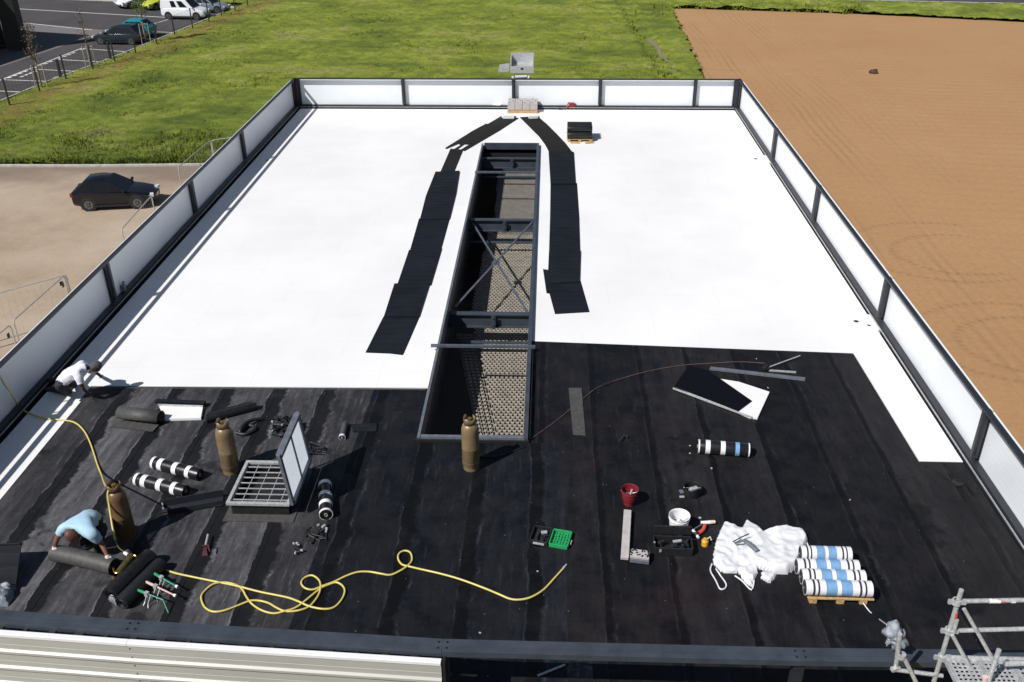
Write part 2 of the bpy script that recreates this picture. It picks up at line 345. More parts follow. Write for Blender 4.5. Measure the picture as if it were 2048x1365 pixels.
# ---------------------------------------------------------------- mesh builder
class MB:
    def __init__(s): s.v = []; s.f = []; s.mi = []; s.cur = 0
    def mat(s, i): s.cur = i; return s
    def _add(s, vs, fs):
        o = len(s.v); s.v += [tuple(v) for v in vs]; s.f += [tuple(o+i for i in f) for f in fs]; s.mi += [s.cur]*len(fs)
    def box(s, c, size, rz=0., rot=None, taper=1.):
        sx, sy, sz = (q/2 for q in size); m = rot if rot is not None else Matrix.Rotation(rz, 3, 'Z')
        vs = []
        for dz in (-1, 1):
            t = taper if dz > 0 else 1.
            for dx, dy in ((-1, -1), (1, -1), (1, 1), (-1, 1)):
                vs.append(Vector(c) + m @ Vector((dx*sx*t, dy*sy*t, dz*sz)))
        s._add(vs, [(3, 2, 1, 0), (4, 5, 6, 7), (0, 1, 5, 4), (1, 2, 6, 5), (2, 3, 7, 6), (3, 0, 4, 7)]); return s
    def beam(s, a, b, w, h, up=Vector((0, 0, 1))):
        a, b = Vector(a), Vector(b); d = (b-a); L = d.length; d.normalize()
        sd = d.cross(up)
        if sd.length < 1e-4: sd = Vector((1, 0, 0))
        sd.normalize(); u = sd.cross(d)
        rot = Matrix((d, sd, u)).transposed(); return s.box((a+b)/2, (L, w, h), rot=rot)
    def tube(s, pts, r, n=8, closed=False, cap=True):
        pts = [Vector(p) for p in pts]; N = len(pts); rs = r if isinstance(r, (list, tuple)) else [r]*N
        o = len(s.v); ref = None
        for i, p in enumerate(pts):
            if closed: t = pts[(i+1) % N]-pts[i-1]
            else: t = pts[min(i+1, N-1)]-pts[max(i-1, 0)]
            t.normalize()
            if ref is None: ref = t.orthogonal().normalized()
            ref = (ref - t*ref.dot(t)); ref = ref.normalized() if ref.length > 1e-6 else t.orthogonal().normalized()
            b = t.cross(ref)
            for k in range(n):
                a = 2*math.pi*k/n; s.v.append(tuple(p+(ref*math.cos(a)+b*math.sin(a))*rs[i]))
        R = N if closed else N-1
        for i in range(R):
            j = (i+1) % N
            for k in range(n):
                s.f.append((o+i*n+k, o+i*n+(k+1) % n, o+j*n+(k+1) % n, o+j*n+k)); s.mi.append(s.cur)
        if cap and not closed:
            s.f.append(tuple(o+k for k in reversed(range(n)))); s.f.append(tuple(o+(N-1)*n+k for k in range(n))); s.mi += [s.cur]*2
        return s
    def lathe(s, prof, base, n=20, axis=None):
        base = Vector(base); ax = Vector(axis).normalized() if axis is not None else Vector((0, 0, 1))
        e = ax.orthogonal().normalized(); g = ax.cross(e); o = len(s.v)
        for r, z in prof:
            for k in range(n):
                a = 2*math.pi*k/n; s.v.append(tuple(base+ax*z+(e*math.cos(a)+g*math.sin(a))*r))
        for i in range(len(prof)-1):
            for k in range(n):
                s.f.append((o+i*n+k, o+i*n+(k+1) % n, o+(i+1)*n+(k+1) % n, o+(i+1)*n+k)); s.mi.append(s.cur)
        return s
    def cyl(s, a, b, r, n=16): return s.tube([a, b], r, n)
    def prism(s, poly, z0, z1):
        n = len(poly); A = sum(poly[i][0]*poly[(i+1) % n][1]-poly[(i+1) % n][0]*poly[i][1] for i in range(n))
        if A < 0: poly = list(reversed(poly))
        vs = [(p[0], p[1], z0) for p in poly]+[(p[0], p[1], z1) for p in poly]
        s._add(vs, [tuple(reversed(range(n))), tuple(range(n, 2*n))]+[(i, (i+1) % n, n+(i+1) % n, n+i) for i in range(n)]); return s
    def quad(s, *p): s._add(p, [tuple(range(len(p)))]); return s
    def build(s, name, mat, parent=None, smooth=None, bevel=0., sub=0):
        me = bpy.data.meshes.new(name); me.from_pydata(s.v, [], s.f)
        mats = mat if isinstance(mat, list) else [mat]
        for m in mats: me.materials.append(M[m] if isinstance(m, str) else m)
        me.polygons.foreach_set('material_index', s.mi)
        if smooth:
            me.polygons.foreach_set('use_smooth', [True]*len(me.polygons)); me.set_sharp_from_angle(angle=R_(smooth))
        me.update()
        o = bpy.data.objects.new(name, me); C.objects.link(o)
        if parent is not None: o.parent = parent; 
        if parent is not None: o.matrix_parent_inverse = Matrix.Identity(4)
        if bevel:
            b = o.modifiers.new('bevel', 'BEVEL'); b.width = bevel; b.segments = 2; b.limit_method = 'ANGLE'
        return o

def tag(o, label=None, cat=None, group=None, kind=None):
    if label: o['label'] = label
    if cat: o['category'] = cat
    if group: o['group'] = group
    if kind: o['kind'] = kind
    return o
def thing(name, label, cat, group=None, loc=(0, 0, 0), rz=0.):
    o = bpy.data.objects.new(name, None); C.objects.link(o); o.empty_display_size = .1
    o.location = loc; o.rotation_euler = (0, 0, rz); return tag(o, label, cat, group)
def struct(o): o['kind'] = 'structure'; return o
def sq(pts, n=6, closed=False):           # Catmull-Rom smoothing
    out = []; N = len(pts); pts = [Vector(p) for p in pts]
    for i in range(N if closed else N-1):
        g = (lambda k: pts[k % N]) if closed else (lambda k: pts[max(0, min(N-1, k))])
        p0, p1, p2, p3 = g(i-1), g(i), g(i+1), g(i+2)
        for k in range(n):
            t = k/n; out.append(.5*((2*p1)+(p2-p0)*t+(2*p0-5*p1+4*p2-p3)*t*t+(3*p1-p0-3*p2+p3)*t**3))
    if not closed: out.append(pts[-1])
    return out
def inpoly(x, y, poly):
    c = False; j = len(poly)-1
    for i in range(len(poly)):
        xi, yi = poly[i][0], poly[i][1]; xj, yj = poly[j][0], poly[j][1]
        if (yi > y) != (yj > y) and x < (xj-xi)*(y-yi)/(yj-yi)+xi: c = not c
        j = i
    return c
def edged(x, y, poly):
    best = 9e9
    for i in range(len(poly)):
        a = Vector(poly[i][:2]); b = Vector(poly[(i+1) % len(poly)][:2]); p = Vector((x, y)); ab = b-a
        t = max(0, min(1, (p-a).dot(ab)/max(ab.length_squared, 1e-9))); best = min(best, (a+ab*t-p).length)
    return best
def mound(name, poly, z0, hgt, mat, parent=None, step=.035, rough=.04, fold=3., edge=.1, seed=0.):
    """crumpled cloth or film lying in a heap: real thickness, ragged folds"""
    poly = [(p[0], p[1]) for p in poly]
    xs = [p[0] for p in poly]; ys = [p[1] for p in poly]; nx = int((max(xs)-min(xs))/step)+2; ny = int((max(ys)-min(ys))/step)+2
    idx = {}; mb = MB()
    for i in range(nx):
        for j in range(ny):
            x = min(xs)+i*step; y = min(ys)+j*step
            jx = noise.noise((x*6, y*6, seed))*.02
            if inpoly(x+jx, y+jx, poly):
                d = edged(x, y, poly); k = min(1, d/edge); k = k*(2-k)
                q = Vector((x*fold, y*fold, seed)); r1 = 1-abs(noise.noise(q))*2; r2 = 1-abs(noise.noise(q*2.3))*2
                z = z0+.012+hgt*k*(.75+.25*noise.noise(q*.5))+rough*(r1*.7+r2*.4)*k
                idx[i, j] = len(mb.v); mb.v.append((x, y, max(z, z0+.01)))
    top = dict(idx); nb = len(mb.v)
    for (i, j), k in top.items():
        if all((i+a, j+b) in idx for a, b in ((1, 0), (0, 1), (1, 1))):
            mb.f.append((idx[i, j], idx[i+1, j], idx[i+1, j+1], idx[i, j+1])); mb.mi.append(0)
    # close downwards
    from collections import Counter
    ec = Counter()
    for f in mb.f:
        for a, b in zip(f, f[1:]+f[:1]): ec[a, b] += 1
    bor = [(a, b) for (a, b) in ec if (b, a) not in ec]; mp = {}
    for a, b in bor:
        for q in (a, b):
            if q not in mp: mp[q] = len(mb.v); x, y, z = mb.v[q]; mb.v.append((x, y, z0+.001))
        mb.f.append((b, a, mp[a], mp[b])); mb.mi.append(0)
    return mb.build(name, mat, parent, smooth=28)
def sheet(name, pix, mat, label, cat, group=None, z0=.006, t=.012, parent=None):
    o = MB().prism([(P(*p).x, P(*p).y) for p in pix], ROOF+z0, ROOF+z0+t).build(name, mat, parent)
    return tag(o, label, cat, group)
def copy_tree(o, parent=None):
    c = o.copy(); C.objects.link(c)
    if parent is not None: c.parent = parent
    for ch in list(o.children): copy_tree(ch, c)
    return c
RZ = ROOF
XL, XR, YN, YF = -9.74, 7.20, 7.95, 35.9      # inner faces of the parapets

# ================================================================ SETTING
# ground sheet
g = MB(); g.quad((-700, -300, -.03), (700, -300, -.03), (700, 1200, -.03), (-700, 1200, -.03))
struct(g.build('ground', 'meadow'))
# tilled field
fe = [(11.0, 60), (11.41, 68.5), (11.9, 84), (12.37, 99.08), (20., 97.6), (29.3, 95.9), (44, 91.4), (70, 84), (260, 40), (260, -60), (10.2, -60), (10.4, 20)]
soil = MB().prism(fe, -.2, .0).build('field_soil', 'soil'); struct(soil)
# gravel yard west of the building
yd = [(-60, -30), (-9.9, -30), (-9.9, 48.6), (-18.9, 48.25), (-24.3, 47.95), (-60, 47.4)]
struct(MB().prism(yd, -.2, .012).build('gravel_yard', 'yard'))
kb = MB()
kp = [(-60, 47.5), (-24.3, 48.05), (-18.9, 48.35), (-9.8, 48.7)]
for a, b in zip(kp, kp[1:]): kb.beam((*a, .05), (*b, .05), .16, .16)
tag(kb.build('yard_kerb', 'kerb', bevel=.02), 'pale concrete kerb between the gravel yard and the grass', 'kerb')
# car park
kl = [(-37.0, 55.), (-37.0, 61.4), (-36.35, 67.35), (-35.1, 74.39), (-34.3, 81.), (-33.4, 88.5), (-32.2, 99.)]
lot = kl + [(-38., 101.9), (-46.4, 103.4), (-61, 106.5), (-90, 112), (-90, 50), (-37.3, 50)]
struct(MB().prism(lot, -.2, .012).build('car_park_road', 'asphalt'))
pv = [(-42.65, 72.05), (-40.7, 84.2), (-38.8, 93.6), (-39.4, 79.9), (-40.5, 67.7), (-43., 55.), (-45.5, 55.)]
struct(MB().prism([(-45.6, 55), (-43.9, 63.), (-42.65, 72.05), (-40.75, 84.17), (-40.75, 87.15), (-50.0, 90.7), (-56, 92.4), (-56, 90.0), (-50, 88.0), (-48, 86.9), (-60, 60)], .01, .016).build('pavement', 'pavement'))
kb = MB()
for a, b in zip(kl, kl[1:]): kb.beam((*a, .07), (*b, .07), .16, .16)
tag(kb.build('car_park_kerb', 'kerb', bevel=.02), 'pale kerb along the parking bays beside the grass', 'kerb')
kb = MB()
kk = [(-32.2, 99.), (-38., 101.9), (-46.4, 103.4), (-61, 106.5), (-90, 112)]
for a, b in zip(kk, kk[1:]): kb.beam((*a, .07), (*b, .07), .45, .14)
tag(kb.build('far_kerb', 'kerb', bevel=.02), 'wide pale kerb at the far edge of the car park behind the cars', 'kerb')
mk = MB()
def mark(a, b, wd=.13): mk.beam((a[0], a[1], .0185), (b[0], b[1], .0185), wd, .004)
mark((-43.2, 57.), (-40.34, 67.7)); mark((-40.34, 67.7), (-39.3, 79.8)); mark((-38.2, 87.2), (-36.6, 93.9))
for a, b in (((-40.6, 60.9), (-37.2, 60.7)), ((-41.2, 64.9), (-36.6, 64.2)), ((-40.5, 67.9), (-36.4, 67.4)), ((-40.1, 71.4), (-35.8, 70.6)), ((-39.73, 74.8), (-35.3, 73.9)), ((-39.3, 79.), (-34.8, 77.7)), ((-38.6, 87.0), (-34.0, 86.0))): mark(a, b)
mark((-56, 99.0), (-37.6, 93.75), .18); mark((-50, 90.66), (-42.0, 87.2), .14)
struct(mk.build('road_markings', 'chalk'))
# faded block letters of the bay markings (worn dashes beside the long line)
wm = MB()
for i in range(16):
    t = i/15; x = -39.9+t*1.0-.42; y = 68.6+t*10.0
    if i % 5 == 4: continue
    wm.box((x+.25, y, .0185), (.26, .42, .003), -.1)
for i in range(4): wm.box((-39.3+i*.06, 68.9+i*.55, .0185), (.22, .4, .003))
struct(wm.build('worn_bay_markings', 'chalk'))
# road behind the field
rd = MB().prism([(10, 108.8), (28.55, 104.37), (48.4, 101.5), (75, 97.6), (140, 88), (143, 99), (30, 116), (10, 119)], -.2, .02).build('far_road', 'asphalt'); struct(rd)
mk = MB(); mk.beam((28.6, 104.75, .024), (75, 98.0, .024), .25, .004); struct(mk.build('road_edge_line', 'chalk'))

# grass: uneven sward + tufts, one mass nobody could count
def in_soil(x, y):
    if y > 99.3 + (x-12.4)*-.2 and x > 12: return False
    x -= .35*noise.noise((x*.9, y*.9, 5.)); y -= .8*noise.noise((x*.6, y*.6, 6.))
    ex = 11.0+(y-60)*.035
    return x > ex and inpoly(x, y, fe)
def lotx(y):
    for (x0, y0), (x1, y1) in zip(kl, kl[1:]):
        if y0 <= y <= y1: return x0+(x1-x0)*(y-y0)/(y1-y0)
    return -37. if y < 55 else -32.2
def is_grass(x, y):
    if in_soil(x, y): return False
    if y < 48.45+(x+20)*.03: return False
    if y <= 99 and x < lotx(y)+.15: return False
    if y > 99 and x < -32.2 and y < 99+(-32.2-x)*.27+2.: return False
    if x > 12 and y > 106.5-(x-20)*.145-2.2 and y < 121: return False
    return True
gm = MB(); st = .24
nx, ny = int(140/st), int(66/st); idx = {}
def fr(x, y, s, sd=0.): return noise.noise((x*s, y*s, sd))
for i in range(nx):
    for j in range(ny):
        x = -62+i*st; y = 48.4+j*st*1.0
        if abs(x+1.3) > y*.62+6: continue
        if x > 14 and y < 84: continue
        if not is_grass(x, y): continue
        e = min(1, abs(y-48.3)/1.0)
        z = .05+.10*e+.08*fr(x, y, .5)+.12*abs(fr(x, y, 1.3, 3.))+.035*random.random()
        if y > 95 and x > 12: z += .25*max(0, fr(x, y, .7, 2.)+.3)
        if -1.0 < x-(9.0-.03*(y-70)) < .5 and y > 60: z *= .35
        idx[i, j] = len(gm.v); gm.v.append((x+random.uniform(-.08, .08), y+random.uniform(-.08, .08), z))
for (i, j) in idx:
    if all((i+a, j+b) in idx for a, b in ((1, 0), (0, 1), (1, 1))):
        gm.f.append((idx[i, j], idx[i+1, j], idx[i+1, j+1], idx[i, j+1])); gm.mi.append(0)
def tuft(x, y, h, n, sp):
    for k in range(n):
        a = random.uniform(0, 6.28); q = random.uniform(0, sp); bx = x+math.cos(a)*q; by = y+math.sin(a)*q
        wv = random.uniform(.018, .045)*(1+y/90); d = random.uniform(0, 3.14); lean = random.uniform(-1., 1.)*h; hh = h*random.uniform(.5, 1.2)
        gm.quad((bx-math.cos(d)*wv, by-math.sin(d)*wv, .02), (bx+math.cos(d)*wv, by+math.sin(d)*wv, .02), (bx+lean*math.cos(a), by+lean*math.sin(a), hh))
for k in range(46000):
    y = 48.5+52*(random.random()**1.6); x = random.uniform(-.62*y-5, .3*y+2)
    if not is_grass(x, y): continue
    if abs(x-(9.0-.03*(y-70))) < .6 and random.random() < .8: continue
    c = fr(x, y, .22, 8.)
    h = (.20+.14*max(0, c+.25))*(1.25 if y < 54 else 1.)
    if y > 93 and x > 10: h *= 1.9
    tuft(x, y, h, 5, .22)
tag(gm.build('grass', 'grass', smooth=60), kind='stuff')
# bare stony trace through the grass
tr = [(-8, 0)]
tp = [(9.7, 62), (9.5, 65), (9.75, 68), (9.3, 71), (9.4, 73.5), (8.8, 76), (8.9, 79), (8.4, 83), (8.7, 83), (9.25, 79.5), (9.1, 76.5), (9.8, 73.5), (9.7, 71), (10.25, 68), (10.0, 65), (10.3, 62)]
struct(MB().prism(tp, -.1, .10).build('dirt_path', 'yard'))

# field boulder and clods
ck = MB()
for (px, py, s) in ((1747, 147, .55),):
    c = G(px, py); me = bmesh.new(); bmesh.ops.create_icosphere(me, subdivisions=2, radius=1)
    for v in me.verts: v.co *= 1+.35*noise.noise(v.co*1.7)
    vs = [(c.x+v.co.x*.34, c.y+v.co.y*.3, .1+v.co.z*.22) for v in me.verts]
    ck._add(vs, [tuple(v.index for v in f.verts) for f in me.faces]); me.free()
tag(ck.build('dirt_clod', 'boot'), 'single dark clod lying alone on the tilled field', 'clod')

# ================================================================ BUILDING
bld = thing('warehouse_building', 'long low building with its flat roof half white boards, half black felt', 'building')
# opening corners
OX0, OX1, OY0, OY1 = -2.20, -.36, 13.55, 31.0
def ring(mb, x0, y0, x1, y1, hx0, hy0, hx1, hy1, z0, z1):
    mb.prism([(x0, y0), (hx0, y0), (hx0, y1), (x0, y1)], z0, z1); mb.prism([(hx1, y0), (x1, y0), (x1, y1), (hx1, y1)], z0, z1)
    mb.prism([(hx0, y0), (hx1, y0), (hx1, hy0), (hx0, hy0)], z0, z1); mb.prism([(hx0, hy1), (hx1, hy1), (hx1, y1), (hx0, y1)], z0, z1)
m = MB(); ring(m, -9.98, YN-.1, 7.44, YF+.22, OX0, OY0, OX1, OY1, RZ-.5, RZ-.12); m.build('roof_deck', 'black', bld)
m = MB()
for a, b in (((-9.95, YN), (-9.95, YF+.15)), ((7.41, YN), (7.41, YF+.15)), ((-9.95, YN), (7.41, YN)), ((-9.95, YF+.15), (7.41, YF+.15))):
    m.beam((*a, 2.98), (*b, 2.98), .1, 5.96)
m.build('wall', 'facade', bld)
# dark interior floor
m = MB(); m.box((-1.27, 22, .1), (17, 27, .1)); m.build('interior_floor', 'concrete', bld)
# white insulation (0.12 thick) with gaps at the edges, notches at the drains
ZI = RZ
IXL, IXR = XL+.11, XR-.05
m = MB()
m.prism([(IXL, 7.98), (-8.86, 7.98), (-8.86, 15.07), (-8.86, 15.18), (OX0-.03, 15.30), (OX0-.03, YF-.17), (IXL, YF-.17)], ZI-.119, ZI)
nR1, nR2 = 29.7, 18.2
rp = [(OX1+.03, 17.23), (6.36, 16.88), (6.42, 13.15), (IXR, 13.15), (IXR, 17.9), (IXR+.16, 17.95), (IXR+.16, 18.6), (IXR, 18.65), (IXR, 29.35), (IXR+.16, 29.4), (IXR+.16, 30.1), (IXR, 30.15), (IXR, YF-.17), (OX1+.03, YF-.17)]
m.prism(rp, ZI-.119, ZI)
m.prism([(OX0-.03, OY1+.05), (OX1+.03, OY1+.05), (OX1+.03, YF-.17), (OX0-.03, YF-.17)], ZI-.119, ZI-.0005)
m.build('insulation_boards', 'insul', bld)
m = MB(); m.prism([(-8.86, 7.98), (-3.45, 7.98), (-3.30, 15.24), (-8.86, 15.16)], RZ-.11, RZ+.004); m.build('grey_membrane', 'bit_left', bld)
m = MB()
m.prism([(-3.45, 7.98), (.35, 7.98), (.35, 13.48), (OX0-.03, 13.48), (OX0-.03, 15.25), (-3.30, 15.24)], RZ-.11, RZ+.004)
m.build('black_membrane', 'bit_mid', bld)
m = MB()
m.prism([(.35, 7.98), (7.14, 7.98), (7.14, 13.13), (6.40, 13.13), (6.34, 16.86), (OX1+.03, 17.21), (OX1+.03, 13.48), (.35, 13.48)], RZ-.11, RZ+.004)
m.build('brownish_membrane', 'bit_right', bld)
# lap edges of the membranes: thin real laps
lp = MB()
for x in (-8.1, -7.15, -6.2, -5.2, -4.25): lp.box((x, 11.55, RZ+.0065), (.10, 7.1, .005))
lp.build('lap_seam', 'bit_left', bld)
# pale end lap of each membrane against the boards
lp = MB(); lp.beam((-8.8, 15.11, RZ+.006), (OX0-.1, 15.21, RZ+.006), .03, .006); lp.build('lap_edge', 'greyroll', bld)
# pale board edge along the gutter
lp = MB(); lp.box((-8.83, 11.4, RZ+.008), (.045, 6.4, .012)); lp.build('edge_trim', 'board', bld)
# patched drains
for k, (x, y) in enumerate(((7.03, 29.75), (7.03, 18.3), (-9.3, 29.3))):
    d = MB(); d.cyl((x-.22 if x > 0 else x+.1, y, RZ-.02), (x-.22 if x > 0 else x+.1, y, RZ+.006), .055, 14); d.build('roof_drain', 'black', bld)
    if x > 0:
        for q in range(5):
            MB().box((x+random.uniform(-.08, .10), y+random.uniform(-.5, .5), RZ-.02), (random.uniform(.04, .10), random.uniform(.04, .12), .06), random.random()*3).build('board_offcut', 'board', bld)
# dirty drain corner of the black membrane
for (x, y) in ((6.95, 12.55),):
    d = MB(); d.cyl((x-.12, y, RZ), (x-.12, y, RZ+.02), .09, 16); d.build('roof_drain', 'black', bld)


mound('sand_spill', [(6.55, 12.9), (6.9, 12.95), (7.1, 12.8), (7.12, 12.3), (6.95, 12.2), (6.9, 12.5), (6.7, 12.55)], RZ, .006, 'bit_right', bld, .04, .008, 9, .08, 3.)
# steel trimmer (curb) of the long opening, its beams and bracing
m = MB()
zt = RZ+.10
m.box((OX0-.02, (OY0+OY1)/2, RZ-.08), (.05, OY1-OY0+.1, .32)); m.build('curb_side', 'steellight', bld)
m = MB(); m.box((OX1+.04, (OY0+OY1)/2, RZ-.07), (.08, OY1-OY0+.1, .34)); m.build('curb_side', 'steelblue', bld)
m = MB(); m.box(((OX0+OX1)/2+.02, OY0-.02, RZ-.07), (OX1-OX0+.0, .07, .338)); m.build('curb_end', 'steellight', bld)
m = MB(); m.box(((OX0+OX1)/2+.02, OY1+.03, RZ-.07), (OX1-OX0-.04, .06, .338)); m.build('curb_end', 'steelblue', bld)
m = MB(); m.box((OX1+.115, 15.2, RZ+.05), (.012, 3.3, .10)); m.box(((OX0+OX1)/2, OY0-.075, RZ+.03), (OX1-OX0+.2, .04, .05))
for k in range(14): m.box((OX1+.125, 13.8+k*.24, RZ+.05), (.006, .05, .05))
m.build('upstand_flashing', 'black', bld)
# well lining below (dark)
m = MB()
for x in (OX0-.07, OX1+.07): m.box((x, (OY0+OY1)/2, RZ-.8), (.06, OY1-OY0+.3, 1.1))
for y in (OY0-.09, OY1+.1): m.box(((OX0+OX1)/2, y, RZ-.8), (OX1-OX0+.1, .06, 1.1))
m.build('shaft_lining', 'steelblue', bld)
for y in (P(1010, 345, .13).y, P(965, 693, .13).y):
    m = MB(); m.box(((OX0+OX1)/2, y, RZ+.13), (OX1-OX0+(.32 if y < 20 else .1), .055, .055)); m.build('cross_bar', 'steelmid', bld)
def ibeam(y, z):
    m = MB(); w_ = OX1-OX0-.02; cx = (OX0+OX1)/2
    m.box((cx, y, z), (w_, .16, .025)); m.box((cx, y, z-.16), (w_, .02, .3)); m.box((cx, y, z-.32), (w_, .16, .025))
    m.box((cx+.1, y-.06, z-.16), (.02, .10, .3)); m.box((cx+.1, y-.12, z-.16), (.10, .015, .34))
    m.box((cx, y-.45, z-.5), (w_, .10, .03))
    for q in (-.05, -.22): m.cyl((cx+.1, y-.13, z+q), (cx+.1, y-.15, z+q), .02, 8)
    m.build('steel_beam', 'steelblue', bld)
YB = [P(1010, 317, -.18).y, P(1010, 440, -.18).y, P(1000, 628, -.18).y]
for y in YB: ibeam(y, RZ-.18)
m = MB(); m.beam((OX0+.10, YB[2]+.35, RZ-.20), (OX1-.02, YB[1]-.05, RZ-.20), .05, .02); m.beam((OX0+.10, YB[1]-.05, RZ-.235), (OX1-.02, YB[2]+.1, RZ-.235), .05, .02)
m.box(((OX0+OX1)/2, (YB[1]+YB[2])/2, RZ-.217), (.2, .2, .012)); m.build('cross_bracing', 'steelmid', bld)
# pale open grid down in the shaft, left edges shaped as the sun-patch boundary
def grid(y0, y1, xl0, xl1, z, pitch, open_, name='grating'):
    m = MB(); X1 = OX1+.02
    ny = int((y1-y0)/pitch)
    for j in range(ny):
        y = y0+(j+.5)*pitch; t = j/ny; xs = xl0+(xl1-xl0)*t
        i = 0; x = X1-(.5 if j % 2 else 0)*pitch
        while x > xs:
            m.box((x-pitch/2, y, z), (pitch*open_, pitch*.55, .025)); x -= pitch
        m.box(((xs+X1)/2, y+pitch*.5, z-.022), (X1-xs, .010, .02))
    return m
zg = RZ-1.0
def gsec(pa, pb, kind='grating'):
    a, b = P(*pa, -1.), P(*pb, -1.); y0, y1 = min(a.y, b.y), max(a.y, b.y)
    lo, hi = (a, b) if a.y < b.y else (b, a)
    grid(lo.y, hi.y, lo.x, hi.x, zg, .098, .60).build('floor_grating', kind, bld)
gsec((1004, 900), (948, 640)); gsec((940, 650), (982, 455)); gsec((990, 470), (1000, 325), 'grating_shade')
# sparser lower grid standing in for the shaded part of the same grating
a, b = P(965, 900, -1.02), P(912, 662, -1.02)
m = MB()
for j in range(34):
    y = a.y+(b.y-a.y)*j/34; x1 = P(1004, 900, -1.).x+(P(950, 662, -1.).x-P(1004, 900, -1.).x)*j/34-.03; x0 = a.x+(b.x-a.x)*j/34
    x = x1-.1
    while x > x0: m.box((x, y, RZ-1.06), (.045, .06, .02)); x -= .11
    m.box(((x0+x1)/2, y, RZ-1.075), (x1-x0, .012, .012))
for q_ in range(9):
    f_ = q_/8; m.beam((a.x+(P(1004, 900, -1.).x-a.x)*f_, a.y, RZ-1.083), (b.x+(P(950, 662, -1.).x-b.x)*f_, b.y, RZ-1.083), .01, .008)
m.build('shaded_grating', 'grating', bld)


# ================================================================ PARAPETS
RT = 1.11                                   # top rail height above the roof
def parapet(label, a, b, outward, posts, mat_rail='steel', panels=True, corner=True):
    """a->b inner line; posts: parameters along the line (metres from a)"""
    a = Vector((*a, 0)); b = Vector((*b, 0)); d = (b-a); L = d.length; d.normalize(); o = Vector((*outward, 0))
    t = thing('parapet', label, 'parapet', 'parapets around the flat roof')
    def pt(s, off, z): return a+d*s+o*off+Vector((0, 0, RZ+z))
    MB().beam(pt(-.12, .05, RT), pt(L+.12, .05, RT), .095, .045).build('top_rail', mat_rail, t, bevel=.004)
    k = MB(); k.beam(pt(-.1, .09, .055), pt(L+.1, .09, .055), .13, .07); k.beam(pt(-.1, .05, -.05), pt(L+.1, .05, -.05), .05, .13)
    k.build('bottom_rail', mat_rail, t, bevel=.004)
    k = MB(); k.beam(pt(0, .0, .03), pt(L, .0, .03), .014, .03); k.build('edge_angle', 'galv', t)
    ps = sorted(posts)
    for s in ps:
        p = MB(); p.beam(pt(s, .085, .15), pt(s, .085, RT-.025), .055, .13, up=d); 
        p.beam(pt(s, .025, .15), pt(s, .025, RT-.025), .012, .075, up=d)
        p.beam(pt(s, .145, .09), pt(s, .145, RT-.025), .012, .10, up=d)
        p.build('post', mat_rail, t)
    if panels:
        cuts = ps
        for s0, s1 in zip(cuts, cuts[1:]):
            q = MB()
            z0, z1 = .06, RT-.045
            q.beam(pt(s0+.02, .178, (z0+z1)/2), pt(s1-.02, .178, (z0+z1)/2), .030, z1-z0)
            q.build('panel', 'liner', t)
    return t
parapet('west parapet above the gravel yard, in its own shade', (XL, YN), (XL, YF), (-1, 0), [y-YN for y in (8.1, 13.45, 18.65, 24.2, 29.0, 35.85)])
parapet('east parapet along the brown field, its white panels sunlit', (XR, YN), (XR, YF), (1, 0), [y-YN for y in (8.1, 13.1, 18.25, 24.1, 29.5, 35.85)])
parapet('far parapet in front of the meadow, below the metal hoist box', (XL, YF), (XR, YF), (0, 1), [x-XL for x in (-9.68, -5.6, -1.33, 2.0, 5.62, 7.14)])
for cx_0, cy_0 in ((XL-.06, YF+.06), (XR+.06, YF+.06)):
    tag(MB().box((cx_0, cy_0, RZ+.53), (.20, .20, 1.10)).build('corner_post', 'steel', bevel=.01), 'dark corner post where the far and the '+('west' if cx_0 < 0 else 'east')+' parapets meet', 'post')
# near parapet: heavy channel rail, slightly kinked where the lengths are bolted together
t = thing('parapet', 'near parapet with a heavy blue-grey channel rail and ivory cladding on its left part', 'parapet', 'parapets around the flat roof')
jn = [P(-420, 1200, RT), P(265, 1254, RT), P(885, 1292, RT), P(1600, 1310, RT), P(2060, 1315, RT), P(2500, 1320, RT)]
for a, b in zip(jn, jn[1:]):
    k = MB(); k.beam(a, b, .20, .014); sd = (b-a).cross(Vector((0, 0, 1))).normalized()
    for q in (-1, 1): k.beam(a+sd*q*.094-Vector((0, 0, .04)), b+sd*q*.094-Vector((0, 0, .04)), .012, .066)
    k.beam(a+sd*.02+Vector((0, 0, .009)), b+sd*.02+Vector((0, 0, .009)), .004, .005)
    k.build('top_rail', 'steelblue', t)
for p in jn[1:4]:
    k = MB()
    for dx in (-.05, .05):
        for dy in (-.045, .045): k.cyl(p+Vector((dx, dy, .005)), p+Vector((dx, dy, .02)), .012, 8)
    k.build('bolt', 'black', t)
    k = MB(); k.box((p.x, p.y, RZ+.5), (.12, .12, 1.1)); k.box((p.x, p.y, RZ+.02), (.22, .22, .02)); k.build('post', 'steel', t)
k = MB(); k.beam((-10, YN-.02, RZ+.03), (7.3, YN-.02, RZ+.03), .16, .12); k.build('bottom_rail', 'steel', t)
# brackets under the rail (dark teeth against the white capping)
for i in range(26):
    x = jn[0].x+.1+i*.34
    if x > jn[2].x-.1: break
    yy = [a.y+(b.y-a.y)*(x-a.x)/(b.x-a.x) for a, b in zip(jn, jn[1:]) if a.x <= x <= b.x][0]
    k = MB(); k.box((x, yy-.13, RZ+RT-.07), (.05+.03*(i % 3), .06, .03)); k.build('bracket', 'black', t)
